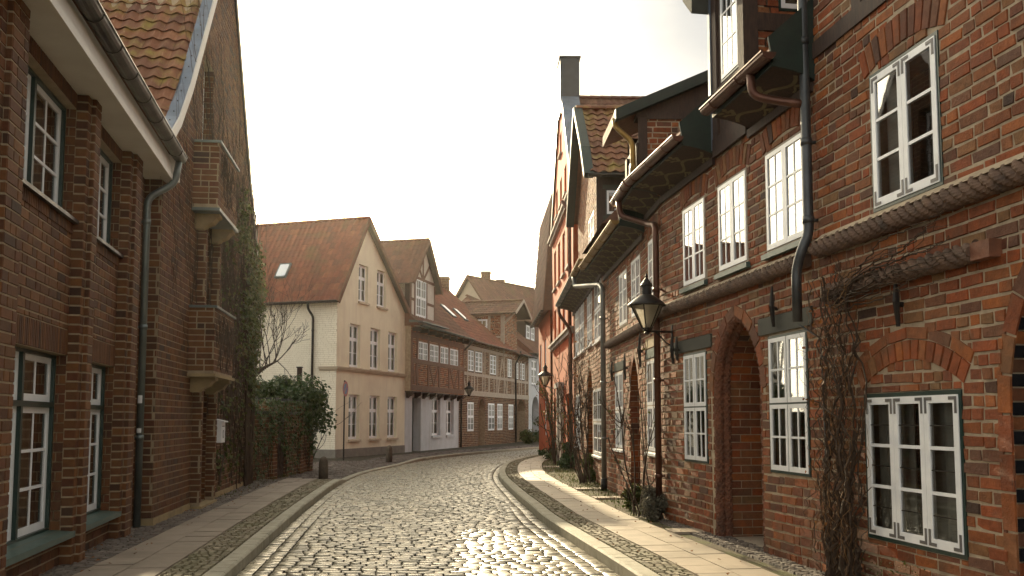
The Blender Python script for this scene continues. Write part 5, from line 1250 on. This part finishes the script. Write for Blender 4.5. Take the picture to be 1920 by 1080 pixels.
while s < ms[-1]-.3:
    h = rng.uniform(.135, .175)
    f0 = s/ms[-1]; 
    def at(t):
        lo, hi = 0, len(ms)-1
        while hi-lo > 1:
            m = (lo+hi)//2
            if ms[m] <= t: lo = m
            else: hi = m
        f = (t-ms[lo])/(ms[hi]-ms[lo]); return lk[lo].lerp(lk[hi], f), rk[lo].lerp(rk[hi], f)
    L0, R0 = at(s); L1, R1 = at(s+h); W = (R0-L0).length; x = GW
    bow0 = .0
    while x < W-GW-.02:
        w = rng.choice((.12, .15, .17, .19, .22)); x1 = x+w
        if W-GW-x1 < .1: x1 = W-GW
        f, g_ = x/W, x1/W
        sett(rm, L0.lerp(R0, f), L0.lerp(R0, g_), L1.lerp(R1, g_), L1.lerp(R1, f), .006+.03*math.sin(math.pi*(x+w/2)/W)*0, 'cobble'); x = x1
    s += h; row += 1
for side, K, O in ((1, lk, rk), (-1, rk, lk)):
    ks = cum(K)
    for lane in (0, 1):
        s = 2.5+lane*.1
        while s < ks[-1]-.4:
            L = rng.uniform(.14, .24); p, t = along(K, ks, s); p2, t2 = along(K, ks, s+L)
            n = Vector((t.y, -t.x, 0))*side; n2 = Vector((t2.y, -t2.x, 0))*side; a, b = lane*.175+.01, lane*.175+.175
            sett(rm, p+n*a, p+n*b, p2+n2*b, p2+n2*a, .003-(.008 if lane == 0 else 0), 'cobble', gap=.008); s += L
ro = structure(rm, 'road', smooth=True)
# kerbs, bands, slabs
def off(K, ks, s, o, side):
    p, t = along(K, ks, s); return p-Vector((t.y, -t.x, 0))*side*o
def flat(mb, pts, z0, z1, mname, ch=.006, tilt=.0):
    m = sum(pts, Vector())/4; top = []
    for p in pts:
        v = (m-p); L = v.length or 1; top.append(p+v*min(.4, ch/L))
    e = rng.uniform(-tilt, tilt)
    mb.add([Vector((p.x, p.y, z0)) for p in pts]+[Vector((p.x, p.y, z1+e*k)) for p, k in zip(top, (1, -1, -1, 1))], [(4, 5, 6, 7), (0, 1, 5, 4), (1, 2, 6, 5), (2, 3, 7, 6), (3, 0, 4, 7)], mname)
for side, K, nm in ((1, lk, 'left'), (-1, rk, 'right')):
    ks = cum(K); end = ks[-1]-.5
    def zk(s):    # dropped kerb at the driveway
        if side == -1: return .115
        y = along(K, ks, s)[0].y
        if y < 23.2: return .115
        if y < 24.4: return .115-.08*(y-23.2)/1.2
        if y < 33: return .035
        if y < 36: return .035+.075*(y-33)/3
        return .11
    kb = MB(); s = 2.0
    while s < end:
        L = rng.uniform(.85, 1.1); e = s+L-.012; k = 4
        for i in range(k):
            a, b = s+(e-s)*i/k, s+(e-s)*(i+1)/k; q = [off(K, ks, a, .0, side), off(K, ks, b, .0, side), off(K, ks, b, .19, side), off(K, ks, a, .19, side)]
            za, zb = zk(a), zk(b); jz = 0
            v = [Vector((p.x, p.y, -.03)) for p in q]+[Vector((p.x, p.y, z-.022)) for p, z in zip(q, (za, zb, zb, za))]
            tp = [off(K, ks, a, .02, side), off(K, ks, b, .02, side), off(K, ks, b, .18, side), off(K, ks, a, .18, side)]
            v += [Vector((p.x, p.y, z+rng.uniform(-.002, .002))) for p, z in zip(tp, (za, zb, zb, za))]
            fs = [(8, 9, 10, 11), (0, 1, 5, 4), (4, 5, 9, 8), (2, 3, 7, 6), (6, 7, 11, 10)]
            if i == 0: fs += [(3, 0, 4, 7), (7, 4, 8, 11)]
            if i == k-1: fs += [(1, 2, 6, 5), (5, 6, 10, 9)]
            kb.add(v, fs, 'kerb')
        s += L
    structure(kb, 'kerb', False)
    # bed under the pavement
    bb = MB(); s = 1.; wide = 7.
    while s < end:
        q = [off(K, ks, s, .1, side), off(K, ks, s+.5, .1, side), off(K, ks, s+.5, wide, side), off(K, ks, s, wide, side)]; za, zb = min(.1, zk(s)-.03), min(.1, zk(s+.5)-.03)
        bb.add([Vector((p.x, p.y, z)) for p, z in zip(q, (za, zb, zb, za))], [(0, 1, 2, 3)], 'joint' if side == 1 else 'soil'); s += .5
    structure(bb, 'pavement_bed')
    # mossy band of small stones
    mm = MB(); bw = .42 if side == 1 else .34
    def band(o0, o1, s0, s1, mname, st=.085, zf=lambda s: zk(s)-.002, gap=.008):
        s = s0
        while s < s1:
            h = st*rng.uniform(.85, 1.15); o_ = o0
            while o_ < o1-.02:
                w = min(st*rng.uniform(.8, 1.3), o1-o_); w = w if o1-o_-w > .03 else o1-o_
                q = [off(K, ks, s+gap, o_+gap/2, side), off(K, ks, s+h, o_+gap/2, side), off(K, ks, s+h, o_+w-gap/2, side), off(K, ks, s+gap, o_+w-gap/2, side)]
                flat(mm, [p+Vector((rng.uniform(-.006, .006), rng.uniform(-.006, .006), 0)) for p in q], zf(s)-.04, zf(s)+rng.uniform(-.004, .005), mname, .014, .003); o_ += w
            s += h
    y_end = 23.6
    s_end = max(i for i in range(len(K)) if K[i].y < y_end); s_end = ks[s_end]
    if side == 1:
        band(.2, .2+bw, 3, s_end, 'mosaic'); band(1.42, 2.6, 4, 12, 'mosaic_grey', .1); band(1.42, 2.05, 12, s_end, 'mosaic_grey', .1)
        band(.2, 3.4, s_end+.1, s_end+11, 'mosaic_grey', .12); band(.2, 1.9, s_end+11, end-8, 'mosaic_grey', .16)
    else:
        band(.2, .2+bw, 3, end-12, 'mosaic'); band(1.55, 1.95, 3, 12.6, 'mosaic_grey', .09)
    structure(mm, 'small_cobbles')
    sm = MB(); s = 3.
    lim = s_end if side == 1 else end-10
    while s < lim:
        L = .5 if side == 1 else .5
        for lane in (0, 1):
            a = .2+bw+.004+lane*.395; b = a+.39; sh = lane*.22
            if side == -1 and lane == 1: b = a+.37
            s0, s1 = s+sh, s+sh+L-.006; dz = rng.uniform(-.003, .003)
            q = [off(K, ks, s0, a, side), off(K, ks, s1, a, side), off(K, ks, s1, b, side), off(K, ks, s0, b, side)]
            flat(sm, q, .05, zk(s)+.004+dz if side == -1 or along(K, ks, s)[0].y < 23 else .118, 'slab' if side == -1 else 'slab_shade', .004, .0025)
        if side == -1 and 3 < s < 13.4 and True:    # wider paving by the archway
            pass
        s += L
    if side == -1:
        for s0 in (10.2, 15.6, 17.9, 27.6):      # single slabs leading to the doors
            for k in range(3):
                q = [off(K, ks, s0, 1.35+k*.4, side), off(K, ks, s0+.42, 1.35+k*.4, side), off(K, ks, s0+.42, 1.735+k*.4, side), off(K, ks, s0, 1.735+k*.4, side)]
                flat(sm, q, .05, .118, 'slab', .004, .003)
    structure(sm, 'pavement')
# dropped leaves and moss blades on the pavement (too many to count)
lm = MB()
rks = cum(rk); lks = cum(lk)
for _ in range(420):
    if rng.random() < .6: p = off(rk, rks, rng.uniform(5, 34), rng.choice((rng.uniform(1.3, 2.4), rng.uniform(.1, 1.5))), -1)
    else: p = off(lk, lks, rng.uniform(5, 22), rng.uniform(1.2, 2.2), 1)
    leaf(lm, p+Vector((0, 0, .135)), rng.uniform(.03, .06), Vector((rng.uniform(-.5, .5), rng.uniform(-.5, .5), 1)), 'leaf_dry')
o = lm.build('fallen_leaves', None); o['kind'] = 'stuff'
gm = MB()
for _ in range(5200):
    q = rng.random()
    if q < .62: p = off(rk, rks, rng.uniform(11.5, 36), rng.uniform(1.35, 2.5)+rng.uniform(-.15, .3), -1)
    elif q < .8: p = off(lk, lks, rng.uniform(16, 25), rng.uniform(1.5, 2.6), 1)
    else: p = off(rk, rks, rng.uniform(5, 36), .2+rng.random()*.05, -1)
    hgt = rng.uniform(.02, .07) if q < .8 else rng.uniform(.008, .02); b = Vector((p.x, p.y, .1)); s_ = Vector((rng.uniform(-1, 1), rng.uniform(-1, 1), 0))*.012
    gm.add([b-s_, b+s_, b+Vector((rng.uniform(-.02, .02), rng.uniform(-.02, .02), hgt))], [(0, 1, 2)], 'leaf_ivy')
o = gm.build('grass', None); o['kind'] = 'stuff'
# ================================================================== street furniture
def lamp(px, py, F, uw, dlamp, label, scale=1.):
    """hexagonal wall lantern on a bracket; lamp base centre at d=dlamp from the wall plane F"""
    z = F.z(px, py, dlamp); u = F.u(px, py, dlamp); c = F.pt(u, z, dlamp); k = scale
    t = thing('street_lamp', label, 'street lamp', F.pt(uw, z, 0), 'wall lanterns along the street')
    mb = MB(); w = F.pt(uw, z, 0)
    mb.tube([F.pt(uw, z, 0), F.pt(uw+(u-uw)*.5, z+.0, dlamp*.5), c], .016*k, 'iron', 8)
    mb.tube([F.pt(uw, z-.22*k, .0), F.pt(uw+(u-uw)*.25, z-.16*k, dlamp*.28), F.pt(uw+(u-uw)*.55, z-.05*k, dlamp*.55), F.pt(uw+(u-uw)*.7, z, dlamp*.7)], .011*k, 'iron', 6)
    mb.fbox(F, uw-.03, uw+.03, z-.3*k, z+.1*k, 0, .025, 'iron'); mb.build('bracket', t)
    mb = MB(); mb.lathe(c, [(.02*k, -.05*k), (.045*k, -.03*k), (.03*k, 0), (.075*k, .02*k), (.08*k, .05*k)], 'iron', 12); mb.build('base_cup', t)
    r0, r1, zb, zt = .075*k, .245*k, .05*k, .38*k; gm = MB(); rb_ = MB()
    for i in range(6):
        a, b = math.pi/3*i+.2, math.pi/3*(i+1)+.2; P = lambda r, th, zz: c+Vector((r*math.cos(th), r*math.sin(th), zz))
        gm.quad(P(r0, a, zb), P(r0, b, zb), P(r1, b, zt), P(r1, a, zt), 'lampglass')
        rb_.tube([P(r0, a, zb), P(r1, a, zt)], .011*k, 'iron', 6); rb_.tube([P(r1, a, zt), P(r1, b, zt)], .01*k, 'iron', 6)
    gm.build('glass_pane', t); rb_.build('frame', t)
    mb = MB(); mb.lathe(c, [(.278*k, .37*k), (.285*k, .385*k), (.25*k, .42*k), (.19*k, .47*k), (.12*k, .52*k), (.085*k, .54*k)], 'iron', 24, .2); mb.smooth = True; hat = mb.build('hood', t)
    mb = MB(); mb.lathe(c, [(.075*k, .54*k), (.07*k, .66*k), (.09*k, .665*k), (.095*k, .68*k), (.06*k, .73*k), (.02*k, .79*k), (.012*k, .8*k), (.022*k, .82*k), (.008*k, .86*k)], 'iron', 16); mb.build('vent_finial', t)
    mb = MB(); mb.lathe(c, [(.02*k, .05*k), (.02*k, .16*k)], 'white', 8); mb.lathe(c, [(.02*k, .16*k), (.04*k, .2*k), (.045*k, .26*k), (.03*k, .31*k), (.01*k, .33*k)], 'bulb', 10); mb.smooth = True; mb.build('bulb', t)
    return t
lamp(1213, 621, FR, FR.u(1262, 625), .42, 'large black lantern bracketed beside the brown copper downpipe between the pointed doorways')
lamp(1022.5, 724, FO, FO.u(1040, 722), .55, 'small black lantern reaching out from the orange gable house')
lamp(879.5, 742, F6, F6.u(879.5, 742, .5)+.1, .5, 'black lantern on the dark half-timbered brick house beyond the pale ground floor', 1.0)
# no-parking sign
gx, gy = ground(644, 866); sg = thing('road_sign', 'thin pole with round red and blue sign in front of the cream house', 'sign', (gx, gy, 0))
mb = MB(); mb.tube([Vector((gx, gy, 0)), Vector((gx, gy, 3.1))], .03, 'iron', 10); mb.build('pole', sg)
dn = Vector((.985, -.17, 0)); dn.normalize(); ds_ = Vector((-dn.y, dn.x, 0)); zc = 2.78
def disc(mb, r0, r1, o, mname, n=28):
    vs = []; 
    for i in range(n):
        th = 2*math.pi*i/n
        for r in (r0, r1): vs.append(Vector((gx, gy, zc))+dn*o+ds_*(r*math.cos(th))+Vector((0, 0, r*math.sin(th))))
    mb.add(vs, [(2*i, 2*i+1, (2*i+3) % (2*n), (2*i+2) % (2*n)) for i in range(n)], mname)
mb = MB(); disc(mb, 0.001, .3, .035, 'zinc'); disc(mb, .001, .21, .041, 'signblue'); disc(mb, .205, .3, .043, 'signred')
for s_ in (1, -1):
    a = Vector((gx, gy, zc))+dn*.045+ds_*(.18*s_)+Vector((0, 0, .18)); b = Vector((gx, gy, zc))+dn*.045-ds_*(.18*s_)-Vector((0, 0, .18)); n_ = (ds_*s_-Vector((0, 0, 1))).normalized()*.03
    if s_ == 1: mb.quad(a+n_, a-n_, b-n_, b+n_, 'signred')
mb.build('sign_plate', sg)
# stone bollards
for (x, y, lab) in ((606, 905, 'round-topped stone bollard at the end of the slab pavement by the leafy bush'), (729.5, 869, 'round-topped stone bollard standing before the cream house gable')):
    gx_, gy_ = ground(x, y); mb = MB(); r = .12
    mb.lathe((gx_, gy_, 0), [(r, 0), (r*1.0, .3), (r*.97, .5), (r*.9, .56), (r*.7, .62), (r*.4, .655), (.01, .668)], 'bollard', 18); mb.smooth = True
    o = mb.build('bollard', None, True, (gx_, gy_, 0)); tag(o, lab, 'bollard', 'stone bollards at the driveway')
# ================================================================== garden wall, gate pillars, post
gw0 = FL2.pt(9.0, 0, -.15); g2 = ground(583, 884); dv_ = Vector((g2[0]-gw0.x, g2[1]-gw0.y)); dl = dv_.length; dv_.normalize(); FG = Frame((gw0.x, gw0.y), dirv=(dv_.x, dv_.y))
t = thing('garden_wall', 'low brick garden wall with piers between the brown house and the driveway', 'wall', gw0)
mb = MB(); brick_block(mb, FG, 0, dl-.1, 0, 1.75, -.3, 0, 'brick_brown', 'mortar_brown', BB); mb.fbox(FG, -.05, dl-.1, 1.75, 1.83, -.36, .06, 'slate'); mb.build('panel', t)
for x in (.1, 2.2, 3.3, 5.0, dl-.5):
    mb = MB(); brick_block(mb, FG, x, x+.4, 0, 2.1, -.36, .08, 'brick_brown', 'mortar_brown', BB); mb.fbox(FG, x-.05, x+.45, 2.1, 2.18, -.42, .14, 'slate'); mb.build('pier', t)
mb = MB(); mb.fbox(FG, 2.62, 3.28, .05, 1.7, .01, .05, 'timber_dark')
for k in range(5): mb.fbox(FG, 2.64+k*.13, 2.75+k*.13, .1, 1.65, .051, .065, 'timber_dark')
mb.build('gate', t)
q = atdepth(562, 690, 29.5); mb = MB(); mb.fbox(Frame((q.x, q.y), dirv=(1, 0)), -.07, .07, 0, q.z, -.07, .07, 'timber_dark'); mb.fbox(Frame((q.x, q.y), dirv=(1, 0)), -.09, .09, q.z, q.z+.04, -.09, .09, 'zinc_dark')
tag(mb.build('wooden_post', None, False, (q.x, q.y, 0)), 'plain dark timber post rising out of the leafy bush', 'post')
# ================================================================== plants
# creeper on the brown gable
c = FL2.pt(6, 0, .05); t = thing('ivy', 'creeper with bare stems and green leaves covering the far edge of the brown gable', 'climbing plant', c)
mb = MB()
def wallvine(mb, F, u, z, n, step, rad, mname, drift=0., upz=1., d=.02, zmax=99, umin=-99, umax=99, dj=.02, wig=.5, cap=None):
    a = math.pi/2*upz+drift; p = []; 
    for i in range(n):
        p.append(F.pt(u, z, d+rng.uniform(-.3, 1)*dj)); a += rng.uniform(-wig, wig); a = a*.8+(math.pi/2*upz+drift)*.2
        u += math.cos(a)*step; z += math.sin(a)*step
        if z > zmax or z < 0 or u < umin or u > umax: break
    if len(p) > 2: mb.tube(p, [rad*(1-.75*i/len(p)) for i in range(len(p))], mname, 4, cap=False)
for _ in range(120): wallvine(mb, FL2, rng.uniform(3.9, 8.8), rng.uniform(0, 3), rng.randint(15, 60), .13, rng.uniform(.006, .016), 'vine', rng.uniform(-.5, .5), zmax=9)
for _ in range(170): wallvine(mb, FL2, rng.uniform(2.0, 8.6), rng.uniform(2, 7.5), rng.randint(8, 30), .11, rng.uniform(.004, .008), 'vine', rng.uniform(-1.2, 1.2), zmax=9.3)
for _ in range(60): wallvine(mb, FL2, rng.uniform(.5, 4), rng.uniform(3.5, 6), rng.randint(8, 22), .1, .004, 'vine', rng.uniform(-1.2, 1.2), zmax=7)
for _ in range(60): wallvine(mb, FL2, rng.uniform(2.1, 3.8), rng.uniform(2.4, 3.2), rng.randint(8, 20), .1, .006, 'vine', rng.uniform(-1, 1), zmax=3.4, d=.44)
for _ in range(60): wallvine(mb, FL2, rng.uniform(2.1, 3.8), rng.uniform(5.2, 6.0), rng.randint(8, 20), .1, .006, 'vine', rng.uniform(-1, 1), zmax=6.2, d=.44)
for k in range(7): wallvine(mb, FL2, 7.8+k*.15, 0, 55, .14, .035, 'vine', rng.uniform(-.05, .12), zmax=7, d=.07, wig=.25)
mb.build('stem', t)
mb = MB()
def ivy_leaf(u, z, d): leaf(mb, FL2.pt(u, z, d), rng.uniform(.07, .13), Vector((FL2.N[0], FL2.N[1], .35))+rvec()*.9, 'leaf_ivy')
cl = [(rng.uniform(7.3, 8.9), rng.uniform(2.4, 6.0), rng.uniform(.25, .6)) for _ in range(22)]+[(rng.uniform(5.4, 7.5), rng.uniform(5.2, 6.4), .35) for _ in range(5)]+[(rng.uniform(6.6, 8), rng.uniform(3, 4.2), .4) for _ in range(5)]
for _ in range(2500):
    u, z, r = rng.choice(cl); a = rng.random()*6.28; q = r*rng.random()**.5; zz = z+q*math.sin(a)*1.5; ivy_leaf(u+q*math.cos(a), zz, .04+rng.random()*.28*min(1, max(.25, 1.2-abs(zz-4)/3)))
for _ in range(900): ivy_leaf(rng.uniform(4, 8.9), rng.uniform(.3, 6.5), .05)
mb.build('foliage', t)
# evergreen bush above the garden wall
c = atdepth(545, 772, 28.3); bush('evergreen_bush', 'dense evergreen bush spilling over the brick garden wall', 'bush', (c.x+.05, c.y, c.z-.0), 1.15, 1.6, 1.15, 8500, .13, 'leaf', clumps=24, floor=0)
c = atdepth(490, 748, 26.3); bush('evergreen_bush', 'dark evergreen bush against the creeper-clad gable end', 'bush', (c.x, c.y, c.z),   .85, 1.1, .75, 3800, .13, 'leaf', clumps=14, floor=0)
c = atdepth(565, 855, 28.8); bush('ivy_bush', 'dark ivy growing down the last garden wall pier', 'bush', (c.x+.1, c.y-.2, .75),   .5, .6, 1.2, 4200, .11, 'leaf', clumps=12, floor=0)
c = FG.pt(2.5, 1, .05); t = thing('ivy', 'dark ivy trailing over the brick garden wall beside the timber gate', 'climbing plant', c)
mb = MB()
for _ in range(46): wallvine(mb, FG, rng.uniform(.1, dl-.6), rng.uniform(.1, .6), rng.randint(10, 26), .09, rng.uniform(.005, .012), 'vine', rng.uniform(-.7, .7), zmax=2, d=.1)
mb.build('stem', t); mb = MB()
for _ in range(2000):
    u = rng.random()*(dl-.3); z = 2.1*(1-rng.random()**1.6*(.75+.3*math.sin(u*2.1)))
    if z > .05: leaf(mb, FG.pt(u, z, .09+rng.random()*.16), rng.uniform(.06, .12), Vector((FG.N[0], FG.N[1], .4))+rvec()*.8, 'leaf')
mb.build('foliage', t)
# bare tree
c = atdepth(468, 740, 25.5); t = thing('bare_tree', 'leafless young tree with upright twigs before the cream side wall', 'tree', (c.x, c.y, 0))
mb = MB(); B0 = Vector((c.x, c.y, 0)); B1 = Vector((c.x+.02, c.y, 2.7)); mb.tube([B0, B0+Vector((.05, 0, 1.4)), B1], [.09, .08, .065], 'bark', 8); mb.build('trunk', t)
mb = MB(); q = atdepth(520, 677, 25.5); mb.tube([B1, B1.lerp(q, .5)+Vector((0, 0, .08)), q], [.055, .045, .02], 'bark', 7)
for i in range(13):
    p = B1.lerp(q, .04+i*.075); branch(mb, p, Vector((rng.uniform(-.25, .4), rng.uniform(-.2, .2), 1)), rng.uniform(.9, 1.5), .016, 3, 'bark', up=.22, spread=.6, kids=(2, 3), minr=.0045, shrink=.66)
branch(mb, q, Vector((.5, 0, .6)), .8, .018, 3, 'bark', up=.1, spread=.7, minr=.0045); branch(mb, q, Vector((.6, 0, -.5)), .5, .014, 2, 'bark', up=-.1, spread=.7, minr=.0045)
branch(mb, B1, Vector((-.2, 0, 1)), 1.5, .04, 4, 'bark', up=.2, spread=.5, minr=.0045); mb.build('crown', t)
# dry vine on the near brick house
c = FR.pt(5.25, 0, .1); t = thing('climbing_vine', 'thick leafless vine hanging down the brick wall beside the three-light window', 'climbing plant', c)
mb = MB()
for _ in range(26):
    u0 = rng.uniform(5.2, 5.75); wallvine(mb, FR, u0, 0.1, 40, .085, rng.uniform(.008, .022), 'vine', rng.uniform(-.08, .08), zmax=3.0, d=rng.uniform(.04, .2), dj=.05, umin=5.05, umax=5.9)
for _ in range(170):
    wallvine(mb, FR, rng.uniform(5.15, 5.8), rng.uniform(.2, 2.9), rng.randint(10, 26), .055, rng.uniform(.002, .0055), rng.choice(('vine', 'vine', 'vine_gold')), rng.uniform(-.4, .4), rng.choice((1, -1)), d=rng.uniform(.06, .24), dj=.07, zmax=3.2, umin=4.85, umax=6.0, wig=.45)
for _ in range(16):
    wallvine(mb, FR, rng.uniform(5.2, 5.6), rng.uniform(2.5, 2.9), 34, .06, rng.uniform(.004, .012), 'vine', -1.45, d=.12, dj=.05, zmax=3.2, umax=7.3, wig=.25)
mb.build('stem', t)
mb = MB()
for _ in range(70): leaf(mb, FR.pt(rng.uniform(4.95, 5.6), rng.uniform(.3, 2.9), rng.uniform(.05, .25)), rng.uniform(.03, .06), rvec(), 'leaf_dry')
for _ in range(260): leaf(mb, FR.pt(rng.uniform(5.3, 6.6), rng.uniform(.0, .5)**1.2, rng.uniform(.0, .1)), rng.uniform(.015, .03), rvec(), 'leaf_ivy')
mb.build('foliage', t)
# climbing roses and shrubs at the foot of the row
def rose(label, F, u, d, h, n, lean=(0, 0, 0), spread=.3, r=.014, leafy=0, lm='leaf', twigs=2, name='climbing_rose', mname='vine'):
    c = F.pt(u, .1, d); t = thing(name, label, 'climbing plant', c); mb = MB(); tips = []
    for _ in range(n):
        p = c+Vector((rng.uniform(-.16, .16), rng.uniform(-.3, .3), 0)); dr_ = Vector((rng.uniform(-spread, spread)+lean[0], rng.uniform(-spread, spread)+lean[1], 1))
        branch(mb, p, dr_, h*rng.uniform(.6, 1.05), r*rng.uniform(.7, 1.3), twigs, mname, up=.25, spread=.85, tips=tips, kids=(2, 4), seg=8, wig=.13, minr=.0045, shrink=.38)
    mb.build('stem', t)
    if leafy:
        mb = MB()
        for _ in range(leafy): leaf(mb, rng.choice(tips)+rvec()*.09, rng.uniform(.04, .09), rvec(), lm)
        mb.build('foliage', t)
u = F4.u(1098, 880, .3)
rose('tall bare climbing rose arching from the wall beside the grey downpipe towards the orange house', F4, u, .3, 3.0, 17, (-.22, .25, 0), .22, .014, 60, 'leaf_dry')
u = FR3.u(1205, 965, .25)
rose('sparse thorny rose stems in front of the narrow pointed doorway', FR3, u, .25, 2.2, 6, (-.1, 0, 0), .25, .012, 20, 'leaf_ivy')
u = FO.u(1046, 862, .35)
rose('yellowish leafy climber in front of the orange gable house', FO, u, .35, 2.3, 9, (-.06, 0, 0), .13, .022, 420, 'leaf_yg')
rr = ground(1030, 866); t = bush('dry_shrub', 'low dark shrub sprawling onto the pavement before the orange house', 'shrub', (rr[0], rr[1], .3), .45, .6, .32, 700, .1, 'leaf', clumps=8, floor=.1)
for (x, y, rx, ry, rz, n, m_, sz, lab) in ((1072, 884, .62, 1.0, .42, 2600, 'leaf', .11, 'broad green shrub at the foot of the bare climbing rose'), (1112, 908, .45, 1.1, .36, 1500, 'leaf_ivy', .09, 'straggly green shrub beside the foot of the grey downpipe'),
        (1186, 965, .3, .35, .22, 900, 'leaf_ivy', .07, 'small green tuft before the narrow pointed doorway'), (1222, 985, .33, .42, .3, 3600, 'leaf_grey', .05, 'silvery grey bush beside the brown copper downpipe')):
    g_ = ground(x, y); bush('shrub', lab, 'shrub', (g_[0], g_[1], .1+rz*.8), rx*.75, ry*.75, rz, n, sz, m_, group='shrubs along the sunny wall foot', clumps=10, floor=.1)
g_ = ground(1012, 832); bush('shrub', 'rounded dark bush beside the arched doorway of the pale blue house', 'shrub', (g_[0]+.6, g_[1]-.6, .95), 1.1, 1.0, 1.05, 1800, .2, 'leaf', clumps=10, floor=0)
g_ = ground(990, 834); bush('shrub', 'low shrub between brick portal and pale blue house', 'shrub', (g_[0], g_[1]-.3, .45), .8, .7, .5, 700, .16, 'leaf_ivy', clumps=8, floor=0)
# thin golden air in the street
hz_ = MB(); hz_.hexa([Vector(p) for p in ((-60, -25, -1.2), (70, -25, -1.2), (70, 130, -1.2), (-60, 130, -1.2), (-60, -25, 24), (70, -25, 24), (70, 130, 24), (-60, 130, 24))], 'haze')
m_ = bpy.data.materials.new('thin_haze'); m_.use_nodes = True; m_.node_tree.nodes.remove(m_.node_tree.nodes['Principled BSDF']); pv = m_.node_tree.nodes.new('ShaderNodeVolumePrincipled')
pv.inputs['Color'].default_value = (1, .95, .86, 1); pv.inputs['Density'].default_value = .00013; pv.inputs['Anisotropy'].default_value = .86
m_.node_tree.links.new(pv.outputs[0], m_.node_tree.nodes['Material Output'].inputs['Volume']); M['haze'] = m_
ho = hz_.build('haze'); ho['kind'] = 'stuff'
# ================================================================== sky, sun, camera
SUN_AZ, SUN_EL = R(-10.3), R(18.0)     # azimuth from +Y, positive to +X
w = bpy.data.worlds.new('World'); bpy.context.scene.world = w; w.use_nodes = True; nt = w.node_tree
bg = nt.nodes['Background']; sky = nd(nt, 'ShaderNodeTexSky'); sky.sky_type = 'NISHITA'; sky.sun_disc = False
sky.sun_elevation = SUN_EL; sky.sun_rotation = SUN_AZ; sky.air_density = 1.0; sky.dust_density = 2.0; sky.ozone_density = 1.0
tc = nd(nt, 'ShaderNodeTexCoord'); mp = nd(nt, 'ShaderNodeMapping'); mp.inputs['Scale'].default_value = (1.2, 1.2, 3.2)
nt.links.new(tc.outputs['Generated'], mp.inputs[0]); nz = nd(nt, 'ShaderNodeTexNoise'); nz.inputs['Scale'].default_value = 2.2; nz.inputs['Detail'].default_value = 6; nz.inputs['Roughness'].default_value = .5
nt.links.new(mp.outputs[0], nz.inputs['Vector'])
sep = nd(nt, 'ShaderNodeSeparateXYZ'); nt.links.new(tc.outputs['Generated'], sep.inputs[0])
cr = ramp(nt, [(.0, (7.8, 7.5, 6.3)), (.45, (7.2, 6.95, 6.0)), (.62, (6.2, 6.05, 5.4)), (1, (5.6, 5.5, 5.0))]); nt.links.new(nz.outputs['Fac'], cr.inputs[0])
cc = mixrgb(nt, 'MIX', remap(nt, sep.outputs['Z'], .2, .5), (8.8, 8.35, 7.3), cr.outputs[0])
fin = mixrgb(nt, 'MIX', .85, sky.outputs[0], cc)
# thin bright cloud round the sun
def lobe(az, el, power):
    dt = nd(nt, 'ShaderNodeVectorMath', operation='DOT_PRODUCT'); nt.links.new(tc.outputs['Generated'], dt.inputs[0]); dt.inputs[1].default_value = (math.sin(az)*math.cos(el), math.cos(az)*math.cos(el), math.sin(el))
    m0 = nd(nt, 'ShaderNodeMath', operation='MAXIMUM'); nt.links.new(dt.outputs['Value'], m0.inputs[0]); m0.inputs[1].default_value = 0
    pn = nd(nt, 'ShaderNodeMath', operation='POWER'); nt.links.new(m0.outputs[0], pn.inputs[0]); pn.inputs[1].default_value = power; return pn.outputs[0]
for az, el, pw, colr in ((R(-27), R(17), 12., (38, 33, 22.5)), (SUN_AZ, SUN_EL, 120., (60, 45, 25))):
    fin = mixrgb(nt, 'ADD', 1.0, fin, mixrgb(nt, 'MIX', lobe(az, el, pw), (0., 0., 0.), colr))
gc_ = nd(nt, 'ShaderNodeMath', operation='MULTIPLY', use_clamp=True); nt.links.new(lobe(R(13), R(27), 45.), gc_.inputs[0]); nt.links.new(remap(nt, nz.outputs['Fac'], .35, .65, .55, 1.), gc_.inputs[1])
fin = mixrgb(nt, 'MIX', gc_.outputs[0], fin, (3.3, 3.35, 3.4))
nt.links.new(fin, bg.inputs[0]); bg.inputs[1].default_value = .1
sd_ = bpy.data.lights.new('sun', 'SUN'); sd_.energy = 5.0; sd_.angle = R(.5); sd_.color = (1.0, .82, .52); so = bpy.data.objects.new('sun', sd_); col.objects.link(so)
dirv = Vector((math.sin(SUN_AZ)*math.cos(SUN_EL), math.cos(SUN_AZ)*math.cos(SUN_EL), math.sin(SUN_EL))); so.rotation_euler = dirv.to_track_quat('Z', 'Y').to_euler(); so.location = dirv*60
cd = bpy.data.cameras.new('camera'); cam = bpy.data.objects.new('camera', cd); col.objects.link(cam); bpy.context.scene.camera = cam
cam.location = (0, 0, CH); cam.rotation_euler = (math.pi/2+TH, 0, 0); cd.sensor_width = 36; cd.lens = 36*FPX/1920; cd.shift_y = (PY-540)/1920; cd.clip_end = 3000; cd.clip_start = .05
sc = bpy.context.scene; sc.view_settings.view_transform = 'Standard'; sc.view_settings.look = 'None'; sc.view_settings.exposure = .72; sc.view_settings.gamma = 1
sc.cycles.max_bounces = 7; sc.cycles.transparent_max_bounces = 12; sc.cycles.use_adaptive_sampling = True; sc.cycles.adaptive_threshold = .02
try: sc.cycles.use_denoising = True
except Exception: pass
for ob in bpy.data.objects:
    if '_o' in ob: del ob['_o']
